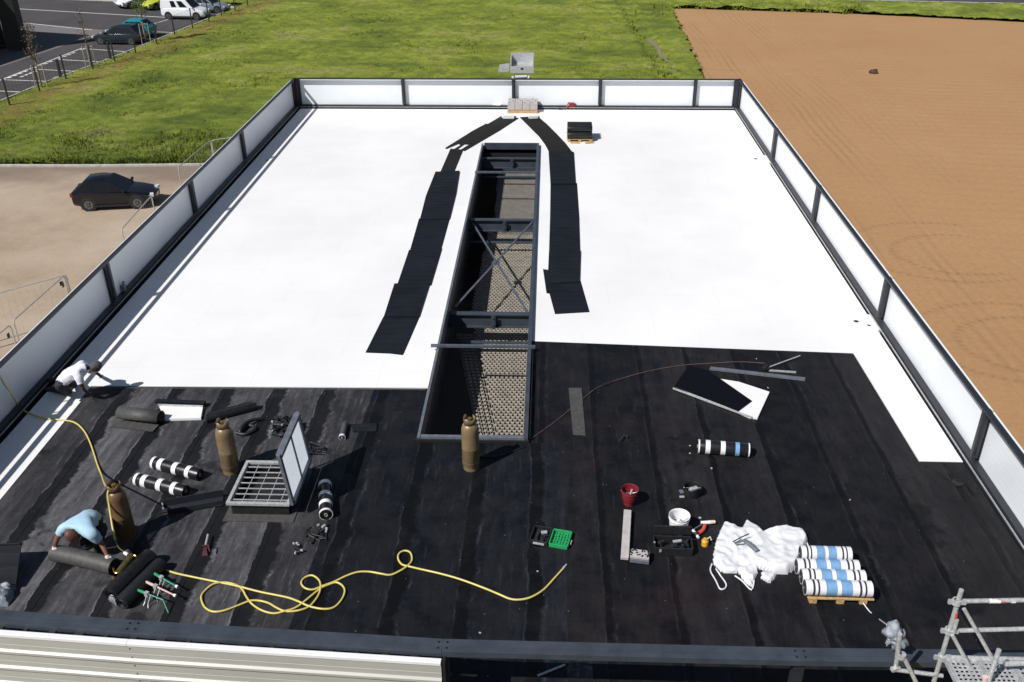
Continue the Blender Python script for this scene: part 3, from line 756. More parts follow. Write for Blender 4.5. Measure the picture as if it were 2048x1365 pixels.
# ivory horizontal cladding with trapezoid ribs, left of the joint
c0, c1 = jn[0], jn[2]
def facey(x):
    for a, b in zip(jn, jn[1:]):
        if a.x <= x <= b.x: return a.y+(b.y-a.y)*(x-a.x)/(b.x-a.x)-.20
    return jn[0].y-.2
prof = [(.0, 0.), (.0, .05), (-.045, .075), (-.045, .105), (0, .13)]
k = MB(); zs = []
z = RZ+RT-.10
rows = []
while z > .2:
    rows += [(0., z), (0., z-.115), (.004, z-.122), (.004, z-.128), (-.0, z-.135), (0, z-.21), (-.03, z-.230), (-.03, z-.262), (.0, z-.285)]
    z -= .285
for (xa, xb) in ((c0.x-.6, jn[1].x), (jn[1].x, c1.x+.0)):
    ya, yb = facey(max(xa, c0.x)), facey(xb-.001)
    vs = []
    for off, zz in rows: vs += [(xa, ya+off, zz), (xb, yb+off, zz)]
    k._add(vs, [(2*i, 2*i+1, 2*i+3, 2*i+2) for i in range(len(rows)-1)])
o = k.build('cladding', 'facade', t)
sm = o.modifiers.new('thick', 'SOLIDIFY'); sm.thickness = .004
k = MB()
for a, b in ((c0.x-.6, jn[1].x), (jn[1].x, c1.x)):
    k.beam((a, facey(max(a, c0.x))+.02, RZ+RT-.075), (b, facey(b-.001)+.02, RZ+RT-.075), .075, .05)
k.build('capping', 'white', t, bevel=.006)
k = MB()
for z in range(12):
    zz = RZ+RT-.15-z*.14
    k.cyl((jn[1].x+.02+.004*z, facey(jn[1].x)-.006, zz), (jn[1].x+.02, facey(jn[1].x)+.0, zz), .012, 6)
k.build('screw', 'steel', t)
k = MB(); k.box((c1.x+.03, facey(c1.x)+.08, RZ+.45), (.03, .18, 1.2)); k.build('end_plate', 'black', t)

# ================================================================ CARS
def make_car(name, label, cat, paint, loc, rz, L=4.1, W=1.76, H=1.47, van=False, group='cars parked in the marked bays'):
    t = thing(name, label, cat, group, loc, rz)
    h = L/2; k = MB(); gl = .18; belt = .92 if not van else 1.08
    hood = .86 if not van else 1.0
    if van: st_ = [(-h, .5, 1.0, .74), (-h+.06, .26, belt, .95), (-h+.4, .2, belt, 1.), (0, .2, belt, 1.), (h-1.25, .2, belt, 1.), (h-.9, .2, hood, .98), (h-.3, .22, hood-.14, .93), (h-.05, .28, hood-.3, .8), (h, .38, .62, .7)]
    else: st_ = [(-h, .42, .84, .76), (-h+.07, .28, belt, .93), (-h+.5, .2, belt+.03, 1.), (0, .18, belt, 1.), (h-1.35, .18, belt-.02, 1.), (h-.8, .2, hood-.04, .97), (h-.3, .22, hood-.14, .9), (h-.06, .28, hood-.28, .78), (h, .36, .54, .66)]
    o = 0; n = 10; vs = []
    for x, zl, zh, f in st_:
        wv = W/2*f
        ringp = [(-wv*.86, zl), (-wv, zl+.16), (-wv*1.0, (zl+zh)/2), (-wv*.965, zh-.06), (-wv*.86, zh), (wv*.86, zh), (wv*.965, zh-.06), (wv, (zl+zh)/2), (wv, zl+.16), (wv*.86, zl)]
        vs += [(x, a, b) for a, b in ringp]
    fs = [tuple(reversed(range(n))), tuple(range((len(st_)-1)*n, len(st_)*n))]
    for i in range(len(st_)-1):
        for q in range(n): fs.append((i*n+q, i*n+(q+1) % n, (i+1)*n+(q+1) % n, (i+1)*n+q))
    k._add(vs, fs); bd = k.build('body', paint, t, smooth=60, bevel=.05); bd.modifiers[0].segments = 3
    # cabin: roof skin and pillars in paint, glass between
    if van: b0, b1, t0, t1 = -h+.05, h-1.05, -h+.15, h-1.75
    else: b0, b1, t0, t1 = -h+.12, h-1.2, -h+.75, h-2.05
    wb, wt = W/2*.955, W/2*.76 if not van else W/2*.86
    z0 = belt-.03
    def cab(u, s, v):     # u 0..1 rear->front, s side -1..1, v 0..1 height
        xb = b0+(b1-b0)*u; xt = t0+(t1-t0)*u; bulge = .0
        return Vector((xb+(xt-xb)*v, s*(wb+(wt-wb)*v), z0+(H-z0)*v))
    k = MB(); nu = 8
    arch = lambda u: .05*math.sin(math.pi*min(1, max(0, u)))
    g_ = []
    for i in range(nu+1):
        u = i/nu; row = [cab(u, -1, 0), cab(u, -1, .93), cab(u, -.86, 1)+Vector((0, 0, arch(u)-.02)), cab(u, 0, 1)+Vector((0, 0, arch(u)+.02)), cab(u, .86, 1)+Vector((0, 0, arch(u)-.02)), cab(u, 1, .93), cab(u, 1, 0)]
        g_ += row
    k._add(g_, [(i*7+q, i*7+q+1, (i+1)*7+q+1, (i+1)*7+q) for i in range(nu) for q in range(6)]+[tuple(range(7)), tuple(nu*7+q for q in reversed(range(7)))])
    bd = k.build('roof', paint, t, smooth=35)
    out = .012
    def pane(name_, pts, nrm): 
        kk = MB(); nrm = Vector(nrm)*out; kk._add([p+nrm for p in pts]+[p-nrm for p in pts], [tuple(range(len(pts))), tuple(reversed(range(len(pts), 2*len(pts))))]+[(i, (i+1) % len(pts), len(pts)+(i+1) % len(pts), len(pts)+i) for i in range(len(pts))]); kk.build(name_, 'glass', t)
    for s in (-1, 1):
        wins = [(.06, .36), (.385, .66), (.69, .95)] if not van else [(.36, .52), (.62, .86)]
        for a, b in wins: pane('side_window', [cab(a, s, .12), cab(b, s, .12), cab(b-(.05 if b > .9 or (van and b > .8) else 0), s, .84), cab(a+(.03 if a < .1 else 0), s, .84)], (0, s, .3))
    pane('windscreen', [cab(1, -.9, .06), cab(1, .9, .06), cab(1, .86, .93), cab(1, -.86, .93)], (.8, 0, .6))
    pane('rear_window', [cab(0, -.82, .35 if not van else .3), cab(0, .82, .35 if not van else .3), cab(0, .78, .93), cab(0, -.78, .93)], (-.8, 0, .5))
    wx = (-h+.78, h-.78)
    for x in wx:
        for s in (-1, 1):
            ww = MB(); y = s*(W/2-.09); ww.lathe([(.20, -.1), (.30, -.105), (.325, -.07), (.325, .07), (.30, .105), (.20, .1)], (x, y, .325), 20, (0, s, 0)); wh = ww.build('wheel', 'tyre', t, smooth=50)
            rr = MB(); rr.lathe([(.001, .085), (.06, .09), (.21, .1), (.21, .02)], (x, y, .325), 14, (0, s, 0))
            for q in range(5):
                a_ = q*1.2566; rr.beam((x, y+s*.1, .325), (x+.2*math.cos(a_), y+s*.1, .325+.2*math.sin(a_)), .05, .03)
            rr.build('rim', 'rim', wh)
            ar = MB(); ar.lathe([(.001, 0), (.385, 0), (.385, -.06), (.001, -.06)], (x, s*(W/2+.004), .36), 20, (0, s, 0)); ar.build('wheel_arch', 'black', t)
    for s in (-1, 1):
        MB().box((h-.10, s*W*.36, hood-.24), (.16, .30, .12), -.25*s).build('headlight', 'lamp', t)
        MB().box((-h+.06, s*W*.40, .80), (.12, .22, .16)).build('tail_light', 'taillamp', t)
        MB().box((h-1.30 if not van else h-1.05, s*(W/2+.07), belt+.06), (.12, .16, .12)).build('mirror', paint, t, bevel=.02)
        for x in (-.35, .55): MB().box((x, s*(W/2+.004), belt-.14), (.16, .02, .025)).build('door_handle', paint, t)
        MB().box((0, s*(W/2-.01), .24), (L-2.3, .05, .09)).build('sill', 'black', t)
    MB().box((h-.02, 0, .40), (.07, W*.55, .14)).build('grille', 'black', t)
    for s, nm in ((1, 'number_plate'), (-1, 'number_plate')): MB().box((s*(h+.012), 0, .46), (.02, .5, .11)).build(nm, 'lamp', t)
    return t
a, b = G(150, 424), G(300, 424)
make_car('hatchback_car', 'black hatchback parked alone on the gravel yard', 'car', 'carblack', (-20.95, 42.35, 0.012), R_(9), 3.82, 1.72, 1.42, group=None)
make_car('van', 'small white van with one dark side window, standing behind the fence', 'van', 'carwhite', (-35.3, 93.35, .012), R_(-16+10), 4.4, 1.85, 1.82, True)
make_car('hatchback_car', 'dark navy car with black glass, nearer the camera of two cars side by side', 'car', 'carnavy', (-36.9, 81.4, .012), R_(176), 4.3, 1.8, 1.5)
make_car('hatchback_car', 'teal car half hidden behind the dark navy car', 'car', 'carteal', (-37.0, 84.1, .012), R_(176), 4.1, 1.78, 1.5)
make_car('saloon_car', 'white car at the top edge of the picture, its front towards the road lane', 'car', 'carwhite', (-42.9, 100.4, .012), R_(236), 4.5, 1.8, 1.5)
make_car('compact_car', 'lime green car behind the staked young tree', 'car', 'carlime', (-40.1, 99.2, .012), R_(240), 3.9, 1.7, 1.5)
make_car('saloon_car', 'silver-blue car parked behind the white van', 'car', 'caralu', (-34.3, 97.0, .012), R_(-8), 4.2, 1.75, 1.45)

# ================================================================ CANOPY BUILDING, FENCE, TREES
t = thing('canopy_building', 'black framed glass building with a flat roof at the top left corner', 'building')
hz = 7.0
cs = [(-41.07-SX*hz, 84.79-SY*hz), (-48.6-SX*hz, 86.9-SY*hz), (-75, 84), (-78, 58), (-43.4-SX*hz-6.4, 66.9-SY*hz-6), (-42.95-SX*hz, 72.0-SY*hz)]
MB().prism(cs, hz-.5, hz).build('flat_roof', 'black', t)
cx, cy = -44.4, 78.6
MB().box((cx-.1, cy, 3.3), (1.4, .9, 6.6)).build('column', 'black', t)
k = MB()
MB().box((-55.5, 78.9, 3.2), (19.6, .12, 6.4)).build('glass_wall', 'glass', t)
for i in range(12): MB().box((-46.6-i*1.55, 78.75, 3.2), (.28 if i % 2 else .16, .2, 6.4)).build('mullion', 'black', t)
for z in (.3, 3.3, 6.2): MB().box((-55.5, 78.74, z), (19.6, .16, .16 if z != 3.3 else .3)).build('transom', 'black', t)

fp = [(-36.0, 54.5), (-35.6, 60.1), (-35.4, 63.8), (-35.2, 67.4), (-34.6, 70.6), (-34.1, 73.4), (-33.7, 76.6), (-33.3, 80.2), (-33.2, 84.2), (-32.6, 87.2), (-32.2, 90.6), (-31.8, 93.2), (-31.4, 96.3), (-31.1, 99.6)]
t = thing('mesh_fence', 'dark wire mesh fence with slim posts between meadow and car park', 'fence')
for x, y in fp:
    MB().box((x, y, .95), (.09, .09, 1.95)).build('post', 'fence', t)
k = MB()
for (x0, y0), (x1, y1) in zip(fp, fp[1:]):
    for z in (.15, .6, 1.1, 1.75): k.beam((x0, y0, z), (x1, y1, z), .010, .010)
    n = int(math.hypot(x1-x0, y1-y0)/.4)
    for i in range(1, n): k.box((x0+(x1-x0)*i/n, y0+(y1-y0)*i/n, .95), (.008, .008, 1.6))
k.build('wire_mesh', 'fence', t)

def young_tree(loc, h, label, leaf, cw, nleaf, seed):
    random.seed(seed)
    t = thing('young_tree', label, 'tree', 'staked young trees beside the parking bays', loc)
    tr_ = MB(); tr_.tube([(0, 0, 0), (.03, .02, h*.4), (-.02, .05, h*.75), (.03, 0, h)], [.05, .04, .028, .008], 6)
    tips = []
    for i in range(26):
        z = h*random.uniform(.42, .95); a = random.uniform(0, 6.28); q = cw*(1.1-z/h*.7)*random.uniform(.5, 1)
        e = Vector((math.cos(a)*q, math.sin(a)*q, z+q*1.1)); mid = Vector((math.cos(a)*q*.45, math.sin(a)*q*.45, z+q*.35))
        tr_.tube([(0, 0, z), mid, e], [.016, .011, .004], 4); tips += [mid, (mid+e)/2, e]
    tr_.build('trunk', 'bark', t)
    for k_ in range(3):
        a = k_*2.09; s_ = MB(); s_.cyl((math.cos(a)*.42, math.sin(a)*.42, 0), (math.cos(a)*.40, math.sin(a)*.40, 1.75), .04, 8); s_.build('stake', 'stake', t)
    s_ = MB(); s_.tube([(math.cos(k_*2.09)*.41, math.sin(k_*2.09)*.41, 1.65) for k_ in range(3)], .03, 5, closed=True); s_.build('tie_rail', 'stake', t)
    lf = MB()
    for i in range(nleaf):
        c = random.choice(tips)+Vector((random.gauss(0, .12), random.gauss(0, .12), random.gauss(0, .14))); s_ = random.uniform(.03, .07)
        u = Vector((random.gauss(0, 1), random.gauss(0, 1), random.gauss(0, 1))).normalized(); v = u.orthogonal().normalized()
        lf.quad(c-u*s_, c+v*s_*.6, c+u*s_, c-v*s_*.6)
    lf.build('crown', leaf, t)
def gy(x, y): return G(x, y)
young_tree((-35.9, 65.1, 0), 4.6, 'bare-twigged staked young tree, nearest to the camera of the row by the parking bays', 'leafred', .75, 500, 3)
young_tree((-35.2, 71.6, 0), 4.4, 'bare thin staked young tree between two others, above the bay markings', 'leafred', .5, 160, 4)
young_tree((-34.5, 80.9, 0), 5.6, 'staked young tree with a bright green crown in front of the lime car', 'leafgreen', 1.05, 1900, 5)
random.seed(11)
for (px, py, lab) in ((122, 158, 'dark slim bollard on a white foot beside the nearest staked tree'), (222, 122, 'dark slim bollard on a white foot below the dark navy car')):
    p = G(px, py); t = thing('bollard', lab, 'bollard', 'bollards at the parking kerb', (p.x, p.y, 0))
    MB().box((0, 0, .75), (.2, .16, 1.35), 0, taper=.8).build('housing', 'fence', t, bevel=.02)
    MB().box((0, 0, .05), (1.0, .5, .12)).build('foot', 'kerb', t, bevel=.02)

# temporary site fence panels on the yard
def heras(a, b, label):
    a = Vector(a); b = Vector(b); t = thing('site_fence_panel', label, 'fence panel', 'temporary fence panels beside the building', (a.x, a.y, 0))
    d = b-a; L = d.length; d.normalize(); H = 2.0
    q = lambda s, z: Vector((d.x*s, d.y*s, z))
    fr_ = MB(); fr_.tube([q(0, .02), q(0, H-.12), q(.03, H-.03), q(.12, H), q(L-.12, H), q(L-.03, H-.03), q(L, H-.12), q(L, .02)], .026, 8); fr_.cyl(q(0, .25), q(L, .25), .018, 6); fr_.build('frame', 'galv', t)
    ms = MB(); n = int(L/.22)
    for i in range(1, n): ms.box(q(L*i/n, 1.1), (.003, .003, 1.75))
    ms.box(q(L/2, .65), (.003, .003, .003)); ms.build('wire_mesh', 'galv', t)
    MB().box(q(0, .06), (.3, .7, .13), math.atan2(d.y, d.x)).build('foot_block', 'concrete', t, bevel=.02)
    cl = MB(); cl.box(q(L-.22, H-.28), (.12, .02, .16), math.atan2(d.y, d.x)); cl.build('clip_plate', 'steel', t)
    return t
def GH(x, y, h): p = G(x, y, h); return Vector((p.x, p.y))
p1, p2, p3 = GH(132, 550, 2.), GH(26, 642, 2.), GH(-60, 668, 2.)
heras(GH(-90, 610, 2.), p1, 'upper of two fence panels meeting at a rounded corner beside the left parapet')
heras(p2, p1+Vector((-.04, -.06)), 'lower slanting fence panel joined to the upper one near the left parapet')
heras(GH(-60, 716, 2.), GH(20, 650, 2.), 'fence panel with a small dark plate, lowest beside the left parapet')
heras(GH(243, 459, 2.), GH(303, 392, 2.), 'fence panel in front of the black hatchback')
heras(GH(356, 335, 2.), GH(421, 281, 2.), 'fence panel standing in the grass, partly behind the parapet')
heras(GH(423, 281, 2.), GH(520, 268, 2.), 'fence panel at the grass edge, meeting the parapet corner')

# ================================================================ THINGS ON THE ROOF
# --- membrane strips laid on the white boards
SG = 'black membrane strips laid over the white boards'
LS = [([(1004, 232), (1038, 237), (1000, 262), (930, 303), (920, 301), (938, 290), (929, 290), (911, 303), (903, 302), (921, 291), (917, 289), (893, 299), (890, 297), (946, 262), (972, 248), (975, 249)], 'strip2', 'left oblique brown-black strip with a forked end, starting at the slab pallet'),
      ([(901, 299), (926, 301), (908, 345), (881, 345)], 'strip2', 'short narrow strip below the forked end of the left oblique strip'),
      ([(871, 346), (919, 344), (912, 388), (899, 440), (840, 441), (852, 394)], 'strip', 'wide dark strip in the left run, uppermost of its five wide lengths'),
      ([(838, 438), (900, 437), (882, 502), (819, 505)], 'strip', 'wide dark strip in the left run, second of the five from the top'),
      ([(818, 502), (884, 498), (862, 572), (794, 573)], 'strip', 'wide dark strip in the left run, middle one of the five'),
      ([(789, 570), (859, 570), (838, 636), (768, 636)], 'strip', 'wide dark strip in the left run, second of the five from the bottom'),
      ([(767, 634), (840, 633), (806, 711), (780, 708), (731, 706)], 'strip', 'smooth dark strip ending the left run in front of the black felt'),
      ([(1040, 236), (1075, 234), (1094, 250), (1114, 270), (1131, 288), (1147, 309), (1098, 305), (1090, 290), (1078, 274), (1060, 256)], 'strip2', 'right oblique strip curving away from the slab pallet'),
      ([(1097, 303), (1147, 306), (1151, 370), (1101, 371)], 'strip', 'wide dark strip in the right run, uppermost of its four straight lengths'),
      ([(1101, 368), (1154, 367), (1159, 440), (1100, 441)], 'strip', 'wide dark strip in the right run, second of the four from the top'),
      ([(1100, 438), (1158, 438), (1160, 506), (1098, 507)], 'strip', 'wide dark strip in the right run, third of the four from the top'),
      ([(1098, 504), (1161, 503), (1159, 566), (1100, 570), (1096, 545)], 'strip', 'wide dark strip in the right run, lowest of the four straight lengths'),
      ([(1086, 539), (1097, 541), (1099, 563), (1161, 562), (1179, 625), (1110, 629), (1099, 588), (1093, 587)], 'strip', 'smooth flared strip ending the right run beside the opening')]
for i, (pg, mt, lb) in enumerate(LS):
    o = sheet('membrane_strip', pg, mt, lb, 'membrane strip', SG, .001+.0075*(i % 3), .008+.0075*(i % 3))

def roll_mesh(a, b, r, mat='blackroll', bands=(), name='membrane_roll', label=None, group=None, core=True, parent=None, cat='membrane roll'):
    """rolled membrane from a to b: body with spiral ends, paper bands"""
    a, b = Vector(a), Vector(b); d = b-a; L = d.length; d.normalize()
    t = thing(name, label, cat, group) if label else parent
    k = MB(); n = 26
    e = d.orthogonal().normalized(); g_ = d.cross(e)
    vs = []
    for k_ in range(n):                     # slight flattening and a lap edge
        an = 2*math.pi*k_/n; rr = r*(1+.035*math.sin(an*2+1))*(1+.04*(k_/n))
        vs.append(e*math.cos(an)*rr+g_*math.sin(an)*rr)
    segs = [0, .02, .3, .6, .98, 1]
    pts = []
    for s_ in segs:
        f = .96 if s_ in (0, 1) else 1+.012*math.sin(s_*9)
        pts += [a+d*L*s_+v*f for v in vs]
    k._add(pts, [(i*n+q, i*n+(q+1) % n, (i+1)*n+(q+1) % n, (i+1)*n+q) for i in range(len(segs)-1) for q in range(n)])
    for end, sg in ((a, -1), (b, 1)):       # wound end: stepped rings
        k.lathe([(r*.95, 0), (r*.78, .006), (r*.74, -.01), (r*.55, .004), (r*.5, -.012), (r*.32, 0), (r*.28, -.05), (.001, -.05)], end, 20, d*sg)
    body = k.build('roll_body' if label else name, mat, t, smooth=40)
    if core:
        for end, sg in ((a, -1), (b, 1)):
            q = MB(); q.lathe([(r*.30, -.03), (r*.30, .012), (r*.22, .012), (r*.22, -.03)], end, 14, d*sg); q.build('core_tube', 'stake', t)
    for (s0, s1, mm) in bands:
        q = MB(); q.lathe([(r*1.0, 0), (r*1.075, 0.0), (r*1.075, (s1-s0)*L), (r*1.0, (s1-s0)*L)], a+d*L*s0, n, d); q.build('wrap_band', mm, t, smooth=40)
    return t
RG = 'black membrane rolls with white paper bands'
WB = ((.02, .07, 'whiteband'), (.16, .25, 'whiteband'), (.47, .56, 'whiteband'), (.75, .83, 'whiteband'))
def rollp(p, q, r, **k): return roll_mesh(P(*p, r), P(*q, r), r, **k)
rollp((306, 925), (400, 950), .10, bands=WB, label='banded roll, upper of the two lying side by side near the left bottle', group=RG)
rollp((272, 958), (372, 983), .10, bands=WB, label='banded roll, lower of the two lying side by side, above the blue-shirted worker', group=RG)
rollp((650, 968), (652, 1030), .10, bands=((.02, .12, 'whiteband'), (.38, .48, 'whiteband'), (.66, .76, 'whiteband'), (.95, 1., 'whiteband')), label='banded roll lying end-on in the shade of the open roof hatch', group=RG)
rollp((1396, 893), (1500, 901), .115, bands=((.0, .03, 'whiteband'), (.14, .23, 'whiteband'), (.43, .52, 'whiteband'), (.71, .79, 'blueband'), (.96, .985, 'whiteband')), label='banded roll lying alone on the right half of the black felt', group=RG)
rollp((690, 848), (684, 876), .055, mat='greyroll', bands=((.9, 1., 'whiteband'),), label='short thin tube with a white ring end, right of the hatch lid', name='felt_tube', cat='tube')
# loose, half unrolled pieces at the top left
t = thing('grey_felt_roll', 'half rolled sheet of grey felt beside the cut white board', 'membrane roll')
a, b = P(240, 828, .10), P(322, 838, .10); d = (b-a).normalized(); sd = Vector((-d.y, d.x, 0))
k = MB()
for i in range(15):
    an = R_(-70+i*19); off = sd*math.cos(an)*.13+Vector((0, 0, math.sin(an)*.12+.02)); 
    k.v += [tuple(a+off), tuple(b+off)]
k.f = [(2*i, 2*i+1, 2*i+3, 2*i+2) for i in range(14)]; k.mi = [0]*14
o = k.build('roll_body', 'greyroll', t, smooth=60); q = o.modifiers.new('t', 'SOLIDIFY'); q.thickness = .012
k = MB(); k.beam(a-sd*.20-Vector((0, 0, .075)), b-sd*.20-Vector((0, 0, .075)), .22, .012); k.build('loose_edge', 'greyroll', t)
t = rollp((412, 838), (512, 812), .075, mat='blackroll', label='long thin black roll beside the standing middle bottle', name='thin_black_roll', cat='membrane roll', core=False)
a, b = P(416, 830, .05), P(505, 807, .05)
MB().beam(a, b, .14, .02).build('loose_edge', 'blackroll', t)
# cut board with black felt lip
t = thing('insulation_board', 'white board with a black felt lip, lying left of the long thin roll', 'board')
pg = [(318, 812), (406, 816), (402, 838), (330, 840)]
MB().prism([(P(*p, .04).x, P(*p, .04).y) for p in pg], RZ+.012, RZ+.06).build('board_core', 'board', t)
k = MB(); k.beam(P(312, 803, .08), P(410, 807, .08), .11, .05); k.build('felt_lip', 'blackroll', t)
k = MB(); k.beam(P(316, 810, .08), P(406, 813, .08), .02, .03); k.build('edge_strip', 'galv', t)

# rooflight curb panel and insulation board on the right
t = thing('insulation_board', 'large white board with a corner covered by black felt, below the metal profiles', 'board')
MB().prism([(P(*p, .05).x, P(*p, .05).y) for p in [(1352, 772), (1386, 738), (1440, 758), (1478, 764), (1539, 784), (1515, 836), (1500, 834)]], RZ+.01, RZ+.05).build('board_core', 'board', t)
MB().prism([(P(*p, .07).x, P(*p, .07).y) for p in [(1349, 772), (1378, 730), (1418, 742), (1504, 802), (1477, 822)]], RZ+.055, RZ+.07).build('felt_cover', 'sheetblack', t)
k = MB(); k.beam(P(1346, 777, .04), P(1505, 836, .04), .03, .03); k.build('edge_profile', 'galv', t, bevel=.004)

# metal profiles
t = thing('metal_profile', 'long pale metal channel lying near the edge of the white boards', 'metal profile')
k = MB(); a, b = P(1420, 738, .03), P(1610, 760, .03); k.beam(a, b, .07, .01); sd = Vector((.012, .035, .012)); k.beam(a+sd, b+sd, .01, .04); k.beam(a-sd*.9+Vector((0, 0, .02)), b-sd*.9+Vector((0, 0, .02)), .01, .04)
k.build('channel', 'steellight', t)
k = MB(); k.beam(P(1535, 741, .02), P(1592, 745, .02), .03, .03); tag(k.build('metal_offcut', 'galv'), 'short metal offcut next to the long channel', 'metal offcut')
k = MB(); k.tube([P(1540, 734, .04), P(1570, 723, .05), P(1600, 712, .06)], .014, 6); tag(k.build('thin_rod', 'galv'), 'thin rod pointing up and right above the long channel', 'rod')
k = MB(); k.box(P(1532, 738, .04), (.12, .12, .07), .4); k.cyl(P(1528, 738, .09), P(1534, 730, .1), .03, 8); tag(k.build('hand_tool', 'black', bevel=.01), 'small dark tool at the foot of the thin rod', 'tool')
sheet('felt_offcut', [(1137, 778), (1163, 778), (1171, 873), (1146, 871)], 'greyroll', 'pale grey-brown felt offcut beside the opening, on the black felt', 'offcut', None, .008, .014)
sheet('dark_offcut', [(703, 851), (754, 849), (753, 865), (706, 866)], 'blackroll', 'small black offcut right of the short thin tube', 'offcut', None, .008, .02)
# cable across the right half
cab = [(640, 868, -1)]
pts = [P(*p, .015) for p in [(1052, 884), (1085, 862), (1125, 832), (1165, 798), (1200, 773), (1245, 757), (1300, 742), (1365, 731), (1420, 727), (1480, 724), (1530, 727)]]
k = MB(); k.tube(sq(pts, 5), .008, 6); tag(k.build('red_brown_cable', 'rust'), 'thin red-brown cable arcing across the right half of the black felt', 'cable')
k = MB(); k.cyl(P(1205, 772, .02), P(1222, 765, .02), .028, 8); k.cyl(P(1216, 768, .02), P(1222, 765, .02), .034, 8); tag(k.build('cable_plug', 'black'), 'small black plug joint in the red-brown cable', 'plug')
k = MB(); k.tube(sq([P(*p, .02) for p in [(948, 912), (990, 913), (1020, 905), (1050, 893)]], 5), .011, 6); tag(k.build('black_hose', 'black'), 'short dark cable at the foot of the middle bottle before the opening', 'cable')

# --- gas bottles
def bottle(x, y, label, mat='tan', h=1.02):
    t = thing('gas_bottle', label, 'gas bottle', 'tall tan gas bottles', (x, y, RZ+.004))
    r = .146
    k = MB(); k.lathe([(.001, .05), (r*.8, .05), (r, .10), (r, .10+.32), (r*1.012, .425), (r*1.012, .435), (r, .44), (r, h-.26), (r*.97, h-.21), (r*.86, h-.155), (r*.62, h-.115), (r*.3, h-.10), (.001, h-.095)], (0, 0, 0), 32); k.build('tank', mat, t, smooth=50)
    k = MB(); k.lathe([(r*.86, 0), (r*.9, 0), (r*.9, .10), (r*.84, .10), (r*.84, 0.)], (0, 0, 0), 28)
    k.build('foot_ring', mat, t, smooth=50)
    for z_ in (.16, h-.30): k = MB(); k.lathe([(r, 0), (r*1.006, .002), (r*1.006, .010), (r, .012)], (0, 0, z_), 32); k.build('weld_band', mat, t, smooth=50)
    k = MB()                                     # open collar, cut away at the front
    for i in range(17):
        an = R_(-60-0+i*300/16+180); 
        for z in (0, 1): k.v.append((math.cos(an)*r*(.70 if z else .66), math.sin(an)*r*(.70 if z else .66), h-.125+z*(.125+.02*math.sin(i*1.2))))
    k.f = [(2*i, 2*i+2, 2*i+3, 2*i+1) for i in range(16)]; k.mi = [0]*16
    o = k.build('collar', mat, t, smooth=50); q = o.modifiers.new('t', 'SOLIDIFY'); q.thickness = .006
    k = MB(); k.cyl((0, 0, h-.11), (0, 0, h-.03), .018, 10); k.cyl((0, 0, h-.05), (0, -.06, h-.05), .014, 8); k.lathe([(.001, 0), (.035, 0), (.035, .018), (.001, .018)], (0, 0, h-.03), 12); k.build('valve', 'brass', t)
    return t
bottle(-6.38, 10.82, 'tan gas bottle with the yellow hose hanging from it, beside the blue-shirted worker', 'tanworn')
bottle(-5.28, 12.52, 'clean tan gas bottle standing left of the open roof hatch')
bottle(-1.225, 12.74, 'tan gas bottle standing in front of the long roof opening')

# --- yellow hose
hz_ = .016
t = thing('yellow_hose', 'yellow hose snaking in loops over the black felt', 'hose')
z = lambda x, y: P(380+x/2.56, 1060+y/2.56, .018)
Q = [(-155, 195), (-80, 222), (0, 242), (150, 270), (240, 290), (360, 318), (490, 346), (550, 368), (610, 392), (680, 408), (735, 398), (775, 362), (793, 320), (782, 288), (750, 272), (712, 280), (665, 305), (590, 368), (540, 400), (490, 418), (430, 428), (370, 415), (320, 385), (290, 345), (265, 303), (230, 280), (175, 271), (120, 282), (75, 315), (58, 350), (75, 395), (120, 421), (180, 416), (250, 387), (310, 366), (360, 364), (405, 378), (445, 403), (490, 418), (555, 416), (610, 393), (650, 350), (669, 305), (662, 260), (625, 236), (585, 247), (570, 275), (590, 302), (630, 307), (680, 290), (740, 265), (800, 238), (860, 220), (920, 216), (980, 228), (1025, 231), (1070, 215), (1112, 190), (1136, 158), (1130, 122), (1102, 107), (1072, 122), (1066, 152), (1085, 178), (1120, 190), (1200, 206), (1280, 226), (1380, 256), (1500, 297), (1580, 332), (1640, 354), (1695, 359), (1750, 347), (1810, 308), (1865, 252), (1905, 205)]
pts = sq([z(*p)+Vector((0, 0, .014*((i*7) % 5)/4)) for i, p in enumerate(Q)], 4)
k = MB(); k.tube(pts, .0155, 8); k.build('hose_body', 'yellow', t, smooth=80)
k = MB(); k.tube([z(1905, 205), z(1915, 193), z(1928, 178)], [.014, .02, .014], 8); k.build('end_fitting', 'galv', t)
V_ = lambda *a: Vector(a)
t = thing('yellow_hose', 'yellow hose coming over the left parapet to the worn bottle', 'hose')
vx = Vector((-6.38, 10.82, RZ+.97))
def AX(x, y, X):
    d = ray(x, y); p = d*(X/d.x); p.z += CAMZ; return p
pts = [V_(-10.1, AX(-9, 737, -9.80).y-.1, RZ+.75), V_(-10.0, AX(-9, 737, -9.80).y-.05, RZ+1.12), AX(-9, 737, -9.80), AX(-3, 748, -9.70), AX(8, 768, -9.64), AX(24, 792, -9.60), P(38, 812, .03), P(52, 824, .03), P(85, 836, .02), P(118, 840, .03), P(148, 845, .03), P(168, 862, .03), P(182, 890, .03), P(195, 930, .03), P(203, 950, .12), P(207, 962, .55), P(211, 972, .95)]
k = MB(); k.tube(sq(pts, 6), .0155, 8); k.build('hose_body', 'yellow', t, smooth=80)
k = MB(); k.tube(sq([vx+Vector((0, -.06, 0)), P(216, 985, .93), P(219, 1015, .72), P(226, 1060, .48), P(230, 1080, .38)], 6), .0155, 8); k.build('hose_drop', 'yellow', t, smooth=80)
k = MB(); k.tube(sq([P(230, 1080, .38), P(238, 1096, .32), P(253, 1107, .29)], 5), .008, 6); k.build('lance_tube', 'brass', t)
k = MB(); k.cyl(P(249, 1106, .29), P(256, 1110, .29), .025, 8); k.build('coupling', 'white', t)

